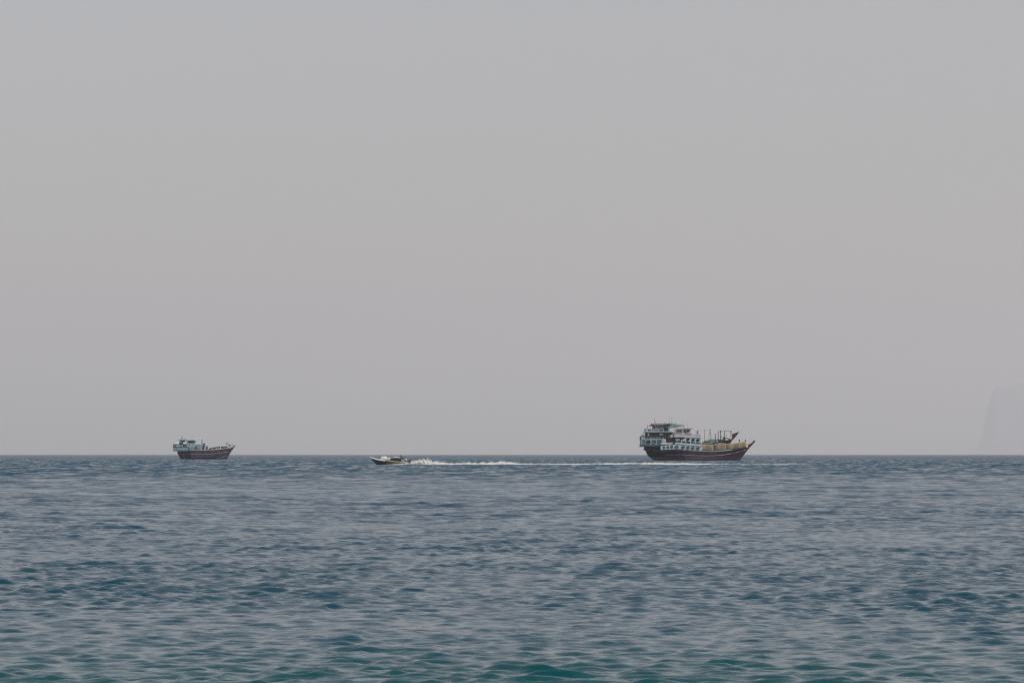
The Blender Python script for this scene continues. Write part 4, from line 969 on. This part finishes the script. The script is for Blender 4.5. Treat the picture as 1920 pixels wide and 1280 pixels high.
# ================================================================== speedboat
D4 = 735.0
def speedboat():
    pl = Plan(900, 507, D4/F_PX/21.333); u = pl.u
    px0 = 690+900/21.333
    x0 = (px0-960)/F_PX*D4
    root = empty('speedboat', (x0, D4, 0))
    tag(root, 'low open speedboat with blue and ochre hull racing left and throwing white spray', 'speedboat')
    B = .98
    m = bpy.data.materials.new('boat_paint'); m.use_nodes = True; t = m.node_tree; b = t.nodes['Principled BSDF']
    tc = t.nodes.new('ShaderNodeTexCoord'); sp = t.nodes.new('ShaderNodeSeparateXYZ'); t.links.new(tc.outputs['Object'], sp.inputs[0])
    nz = t.nodes.new('ShaderNodeTexNoise'); nz.inputs['Scale'].default_value = 1.6; nz.inputs['Detail'].default_value = 5; t.links.new(tc.outputs['Object'], nz.inputs['Vector'])
    ma = t.nodes.new('ShaderNodeMath'); ma.operation = 'MULTIPLY_ADD'; t.links.new(nz.outputs[0], ma.inputs[0]); ma.inputs[1].default_value = 1.4; t.links.new(sp.outputs[0], ma.inputs[2])
    mr = t.nodes.new('ShaderNodeMapRange'); t.links.new(ma.outputs[0], mr.inputs[0]); mr.inputs[1].default_value = -3; mr.inputs[2].default_value = 3
    cr = t.nodes.new('ShaderNodeValToRGB'); t.links.new(mr.outputs[0], cr.inputs[0]); e = cr.color_ramp.elements
    e[0].position = .2; e[0].color = (.045, .11, .16, 1); e[1].position = .75; e[1].color = (.36, .24, .05, 1)
    k = e.new(.45); k.color = (.16, .15, .085, 1)
    mz = t.nodes.new('ShaderNodeMapRange'); t.links.new(sp.outputs[2], mz.inputs[0]); mz.inputs[1].default_value = .14; mz.inputs[2].default_value = .24
    mxx = t.nodes.new('ShaderNodeMapRange'); t.links.new(sp.outputs[0], mxx.inputs[0]); mxx.inputs[1].default_value = .9; mxx.inputs[2].default_value = -.6; mxx.inputs[3].default_value = 1; mxx.inputs[4].default_value = 0
    mm = t.nodes.new('ShaderNodeMath'); mm.operation = 'MAXIMUM'; t.links.new(mz.outputs[0], mm.inputs[0]); t.links.new(mxx.outputs[0], mm.inputs[1])
    mx = t.nodes.new('ShaderNodeMix'); mx.data_type = 'RGBA'; t.links.new(mm.outputs[0], mx.inputs[0]); mx.inputs[6].default_value = (.008, .035, .11, 1); t.links.new(cr.outputs[0], mx.inputs[7])
    t.links.new(mx.outputs[2], b.inputs['Base Color']); b.inputs['Roughness'].default_value = .35
    # hull: bow on the left
    top = [(70,186),(200,232),(400,285),(640,318),(900,345),(1150,372),(1400,398),(1560,420)]
    bot = [(100,225),(160,300),(230,390),(290,450),(360,494),(440,520),(700,532),(1560,532)]
    def half(X): t = (X-70)/(1560-70); return B*min(1, (1-(1-min(1, t/.62))**2.0))*(1-.10*max(0, t-.7)/.3)
    nx, nv = 60, 10; vs = []; fs = []
    for side in (-1, 1):
        o = len(vs)
        for i in range(nx+1):
            q = i/nx; Xt = 70+(1560-70)*q
            for j in range(nv+1):
                v = j/nv                                           # 0 keel, 1 gunwale
                Xk = 330+(1560-330)*q; X = Xk+(Xt-Xk)*v**.75
                yt = lerp_line(top, Xt); zk = pl.z(lerp_line(bot, max(X, 100)) if q > 0 else lerp_line(bot, X))
                kz = pl.z(lerp_line([(100,225),(160,300),(230,390),(290,450),(360,494),(440,520),(700,532),(1560,532)], Xk))
                z = kz+(pl.z(yt)-kz)*v
                w = half(Xt)*(1-(1-v)**2.2*.72) if v > 0 else 0
                vs.append((pl.x(X), side*w, z))
        for i in range(nx):
            for j in range(nv): a = o+i*(nv+1)+j; fs.append((a, a+nv+1, a+nv+2, a+1))
    n = (nx+1)*(nv+1)
    for j in range(nv): a = nx*(nv+1)+j; fs.append((a, a+1, n+a+1, n+a))
    mb = MB(); mb.add(vs, fs); mb.build('hull', m, root, smooth=True)
    mb = MB(); L = [(X, half(X)) for X in np.linspace(110, 1550, 40)]
    mb.add([(pl.x(X), s*w*.95, pl.z(lerp_line(top, X)+34)) for s in (-1, 1) for X, w in L], [(i, i+1, 41+i, 40+i) for i in range(39)]); mb.build('deck', M['white_paint'], root)
    for s in (-1, 1):                                              # gunwale, white forward and greyish aft
        for nm, Xs, mk, hh in (('gunwale', np.linspace(84, 690, 22), 'white_paint', 30), ('gunwale', np.linspace(690, 1560, 20), 'grey_wall', 18)):
            mb = MB(); vs = []; fs = []
            for X in Xs:
                w = half(X)+.015; Y = lerp_line(top, X); h2 = hh*min(1, .35+(X-70)/300)
                vs += [(pl.x(X), s*(w-.02), pl.z(Y-10)), (pl.x(X), s*(w-.14), pl.z(Y-10)), (pl.x(X), s*(w-.10), pl.z(Y+h2)), (pl.x(X), s*(w+.08), pl.z(Y+h2))]
            k = len(Xs); fs = [(0,1,2,3), (4*k-1, 4*k-2, 4*k-3, 4*k-4)]
            for i in range(k-1): a = 4*i; fs += [(a+q, a+4+q, a+4+(q+1)%4, a+(q+1)%4) for q in range(4)]
            mb.add(vs, fs); mb.build(nm, M[mk], root)
    mb = MB(); pl.prism(mb, [(62,172),(88,176),(108,205),(92,232),(72,205)], -.06, .06); mb.build('stem_head', M['white_paint'], root, bevel=.015)
    # outboard motors
    for k, (dx, dy) in enumerate(((0, -.42), (14, .38))):
        e_ = MB(); e_.ell(pl.P(1650+dx, dy, 322), .19, .15, .19); ob = e_.build('outboard_motor', M['plum_box'], root, smooth=True)
        mb = MB(); pl.box(mb, 1630+dx, 1668+dx, 350, 470, dy-.06, dy+.06); mb.build('motor_leg', M['black_iron'], ob)
        pole(pl, [(1640+dx,dy,325),(1590+dx,dy,318)], .02, 'tiller', M['black_iron'], ob, n=6)
        mb = MB(); pl.box(mb, 1548, 1640+dx, 372, 392, dy-.09, dy+.09); mb.build('motor_bracket', M['grey_iron'], ob)
        mb = MB(); mb.ell(pl.P(1702+dx, dy, 300), .06, .05, .11); mb.build('motor_handle', M['black_iron'], ob)
    fl = lambda X: pl.z(lerp_line(top, X)+34)
    def goods(label, cat, o, group=None): o.parent = None; o.location = (x0, D4, 0); return tag(o, label, cat, group)
    G = 'white wrapped bales in the speedboat'
    goods('slim white bale heaped nearest the bow of the speedboat', 'bale', soft_bundle(pl, [(490,232),(540,186),(600,170),(680,172),(745,205)], [(490,335),(745,345)], -.62, .55, 'bale', M['white_cloth'], None, 81, 18, .035, .6), G)
    goods('big greyish white bale between the bow bale and the navy crate', 'bale', soft_bundle(pl, [(650,262),(720,236),(800,220),(895,222)], [(650,355),(895,368)], -.80, .70, 'bale', M['grey_cloth'], None, 82, 18, .035, .5), G)
    goods('long white bale lying on top of the navy crate', 'bale', soft_bundle(pl, [(910,222),(1000,212),(1120,184),(1180,196),(1270,218)], [(910,240),(1270,246)], -.55, .55, 'bale', M['white_cloth'], None, 83, 18, .03, .6), G)
    cr_ = bx(pl, 902, 1318, 238, 392, -.78, .72, 'cargo_crate', M['navy_cloth'], None, .05)
    goods('long navy blue covered crate amidships in the speedboat', 'crate', cr_)
    for X in (1000, 1110, 1215): bx(pl, X-4, X+4, 236, 344, -.80, -.77, 'strap', M['navy_paint'], cr_, 0)
    def pt(X, dd, Y): return ((X-900)*u, dd, (507-Y)*u)
    J, Bn = body(pt(1428, -.1, 300), pt(1378, -.1, 222), pt(1345, -.1, 186), pt(1316, -.1, 152),
                 (pt(1362,-.29,206), pt(1322,-.36,246), pt(1282,-.30,228)), (pt(1362,.09,206), pt(1325,.16,244), pt(1285,.12,226)),
                 (pt(1425,-.21,306), pt(1352,-.24,318), pt(1372,-.24,408)), (pt(1425,.01,306), pt(1350,.03,320), pt(1370,.03,408)))
    person('person in a dark green jacket leaning forward behind the navy crate', (x0, D4, 0), J, Bn, None, ['skin', 'dark_green_cloth', 'beige_trousers'], pt(1316,-.1,152), 'black_hair')
    J, Bn = body(pt(1535, -.05, 362), pt(1508, -.05, 284), pt(1494, -.05, 250), pt(1477, -.05, 222),
                 (pt(1506,-.25,270), pt(1544,-.32,312), pt(1580,-.28,330)), (pt(1506,.15,270), pt(1470,.20,318), pt(1440,.12,350)),
                 (pt(1532,-.16,366), pt(1448,-.20,352), pt(1440,-.20,420)), (pt(1532,.06,366), pt(1446,.10,354), pt(1438,.10,420)))
    person('person in a white shirt sitting at the stern by the outboard motors', (x0, D4, 0), J, Bn, None, ['skin', 'white_shirt', 'dark_trousers'], pt(1477,-.05,222), 'black_hair')
    bx(pl, 1480, 1560, 396, 440, -.6, .6, 'seat', M['white_paint'], root)
    bx(pl, 1385, 1450, 334, 440, -.5, .4, 'fuel_box', M['lilac_wall'], root)
speedboat()

# ================================================================== wake and spray
ICO_V, ICO_F = None, None
def ico():
    bm = bmesh.new(); bmesh.ops.create_icosphere(bm, subdivisions=1, radius=1)
    bm.verts.ensure_lookup_table(); v = np.array([q.co[:] for q in bm.verts]); f = np.array([[q.index for q in p.verts] for p in bm.faces]); bm.free(); return v, f
def lumps(name, pos, size, m, tetra=False, smooth=True):
    if tetra: V = np.array([(1,1,1),(1,-1,-1),(-1,1,-1),(-1,-1,1)])*.6; Fc = np.array([(0,1,2),(0,3,1),(0,2,3),(1,3,2)])
    else: V, Fc = ico()
    g = np.random.default_rng(3); n = len(pos); k = len(V)
    sq = g.uniform(.6, 1.4, (n, 1, 3)); jit = g.normal(1, .18, (n, k, 1))
    co = (pos[:, None]+V[None]*sq*jit*size[:, None, None]).reshape(-1, 3).astype(np.float32)
    fa = (Fc[None]+np.arange(n)[:, None, None]*k).reshape(-1).astype(np.int32)
    me = bpy.data.meshes.new(name); me.vertices.add(len(co)); me.vertices.foreach_set('co', co.ravel())
    me.loops.add(len(fa)); me.loops.foreach_set('vertex_index', fa); nf = len(fa)//3
    me.polygons.add(nf); me.polygons.foreach_set('loop_start', (np.arange(nf)*3).astype(np.int32))
    me.polygons.foreach_set('use_smooth', np.full(nf, smooth)); me.update(calc_edges=True); me.materials.append(m)
    o = bpy.data.objects.new(name, me); COL.objects.link(o); o['kind'] = 'stuff'; return o
def wake():
    g = np.random.default_rng(21); s = D4/F_PX
    env = np.array([(752,.10),(762,.25),(768,.42),(775,.62),(783,.66),(788,.80),(793,.95),(798,.84),(806,.66),(820,.50),(835,.36),(850,.28),(862,.26),(868,.34),(880,.36),(900,.40),(920,.40),(935,.50),(945,.56),(955,.40),(975,.22),(1000,.16),(1040,.15),(1075,.20),(1110,.22),(1150,.30),(1200,.34),(1240,.33),(1280,.27),(1310,.22),(1340,.15),(1380,.11),(1420,.10),(1480,.10),(1560,.05)])
    fx = np.interp(np.arange(752, 1560, .25), env[:, 0], env[:, 1]); xs = np.arange(752, 1560, .25)
    jag = np.interp(xs, np.linspace(752, 1560, 330), g.uniform(.55, 1.25, 330)); ragged = fx*jag
    def samp(n, pw):
        w = fx**pw; w /= w.sum(); i = g.choice(len(xs), n, p=w); px = xs[i]+g.uniform(0, .25, n); return px, ragged[i], fx[i]
    px, h, f0 = samp(15000, 1.0); t = g.beta(1.0, 1.5, len(px))
    dep = g.normal(0, 1, len(px))*(.35+np.clip((px-770)/400, 0, 1.1))
    gate = g.uniform(0, 1, len(px)) < np.clip(f0/.22, .25, 1)
    x = (px-960)*s; z = -.10+t*(h+.10); size = (.034+.08*(1-t))*np.clip(.5+f0, .5, 1.1)*g.uniform(.6, 1.4, len(px))
    pos = np.stack([x, D4+.15+dep, z], 1)[gate]
    m = mat('foam', (.93, .935, .93), .9, .04, 3.0, (.70, .76, .78), spec=.2)
    n_ = m.node_tree; tr = n_.nodes.new('ShaderNodeBsdfTranslucent'); tr.inputs[0].default_value = (.95, .95, .95, 1)
    mxs = n_.nodes.new('ShaderNodeMixShader'); mxs.inputs[0].default_value = .4
    n_.links.new(n_.nodes['Principled BSDF'].outputs[0], mxs.inputs[1]); n_.links.new(tr.outputs[0], mxs.inputs[2]); n_.links.new(mxs.outputs[0], n_.nodes['Material Output'].inputs[0])
    lumps('wake_foam', pos, size[gate], m)
    # the solid white ridge of churned water in the middle of the trail
    xr = np.arange(766, 1556, .5); hr = np.interp(xr, xs, ragged)*.62+.03; cross = np.linspace(-1, 1, 9)
    vs = []; fs = []
    for i, (p_, h_) in enumerate(zip(xr, hr)):
        wd = (.55+min(1.0, (p_-766)/420)*.8)*min(1, (p_-764)/14)
        for c_ in cross:
            vs.append(((p_-960)*s+g.normal(0, .012), D4+.15+c_*wd+g.normal(0, .02), -.08+(h_+.08)*(1-abs(c_)**2.2)*g.uniform(.86, 1.1)))
    for i in range(len(xr)-1):
        for j in range(8): a = i*9+j; fs.append((a, a+9, a+10, a+1))
    rb = MB(); rb.add(vs, fs); tag(rb.build('wake_ridge', m, smooth=True), kind='stuff')
    px, h, f0 = samp(26000, 1.5); t = g.beta(1.4, 1.3, len(px))*1.25
    lean = t*h*.5
    pos = np.stack([(px-960)*s+lean, D4+.15+g.normal(0, .5, len(px)), .02+t*h], 1)
    lumps('wake_spray', pos, g.uniform(.008, .022, len(px)), m, tetra=True, smooth=False)
    # broken patches drifting beside the trail
    c = g.uniform(775, 1330, 70); px = (c[:, None]+g.normal(0, 2.2, (70, 40))).ravel(); sd = np.repeat(g.choice([-1, 1], 70)*g.uniform(1.5, 7, 70), 40)
    pos = np.stack([(px-960)*s, D4+sd+g.normal(0, .5, len(px)), g.uniform(-.02, .09, len(px))], 1)
    lumps('drifting_foam', pos, g.uniform(.02, .055, len(px)), m)
    # foam along the running hull
    n = 500; X = g.uniform(0, 1, n); px = 725+X*38
    pos = np.stack([(px-960)*s, D4-.95-g.uniform(0, .5, n), .02+g.uniform(0, 1, n)**2*(.05+.22*X**3)], 1)
    lumps('bow_foam', pos, g.uniform(.02, .06, n)*(.5+X), m)
wake()

# ------------------------------------------------------------------ speck of a ship on the horizon
def horizon_ship():
    D = 17000.0; s = D/F_PX; x0 = (236.5-960)*s
    root = empty('distant_ship', (x0, D, 0)); tag(root, 'faint speck of a distant ship on the horizon left of the lone dhow', 'ship')
    mb = MB(); mb.prism([(-5,-1),(4,-1),(6,2.2),(-5.5,2.0)], -2.5, 2.5); mb.build('hull', M['plum_box'], root)
    mb = MB(); mb.box(-1.3, .9, -1.5, 1.5, 2.0, 4.0); mb.build('bridge', M['lilac_wall'], root)
horizon_ship()
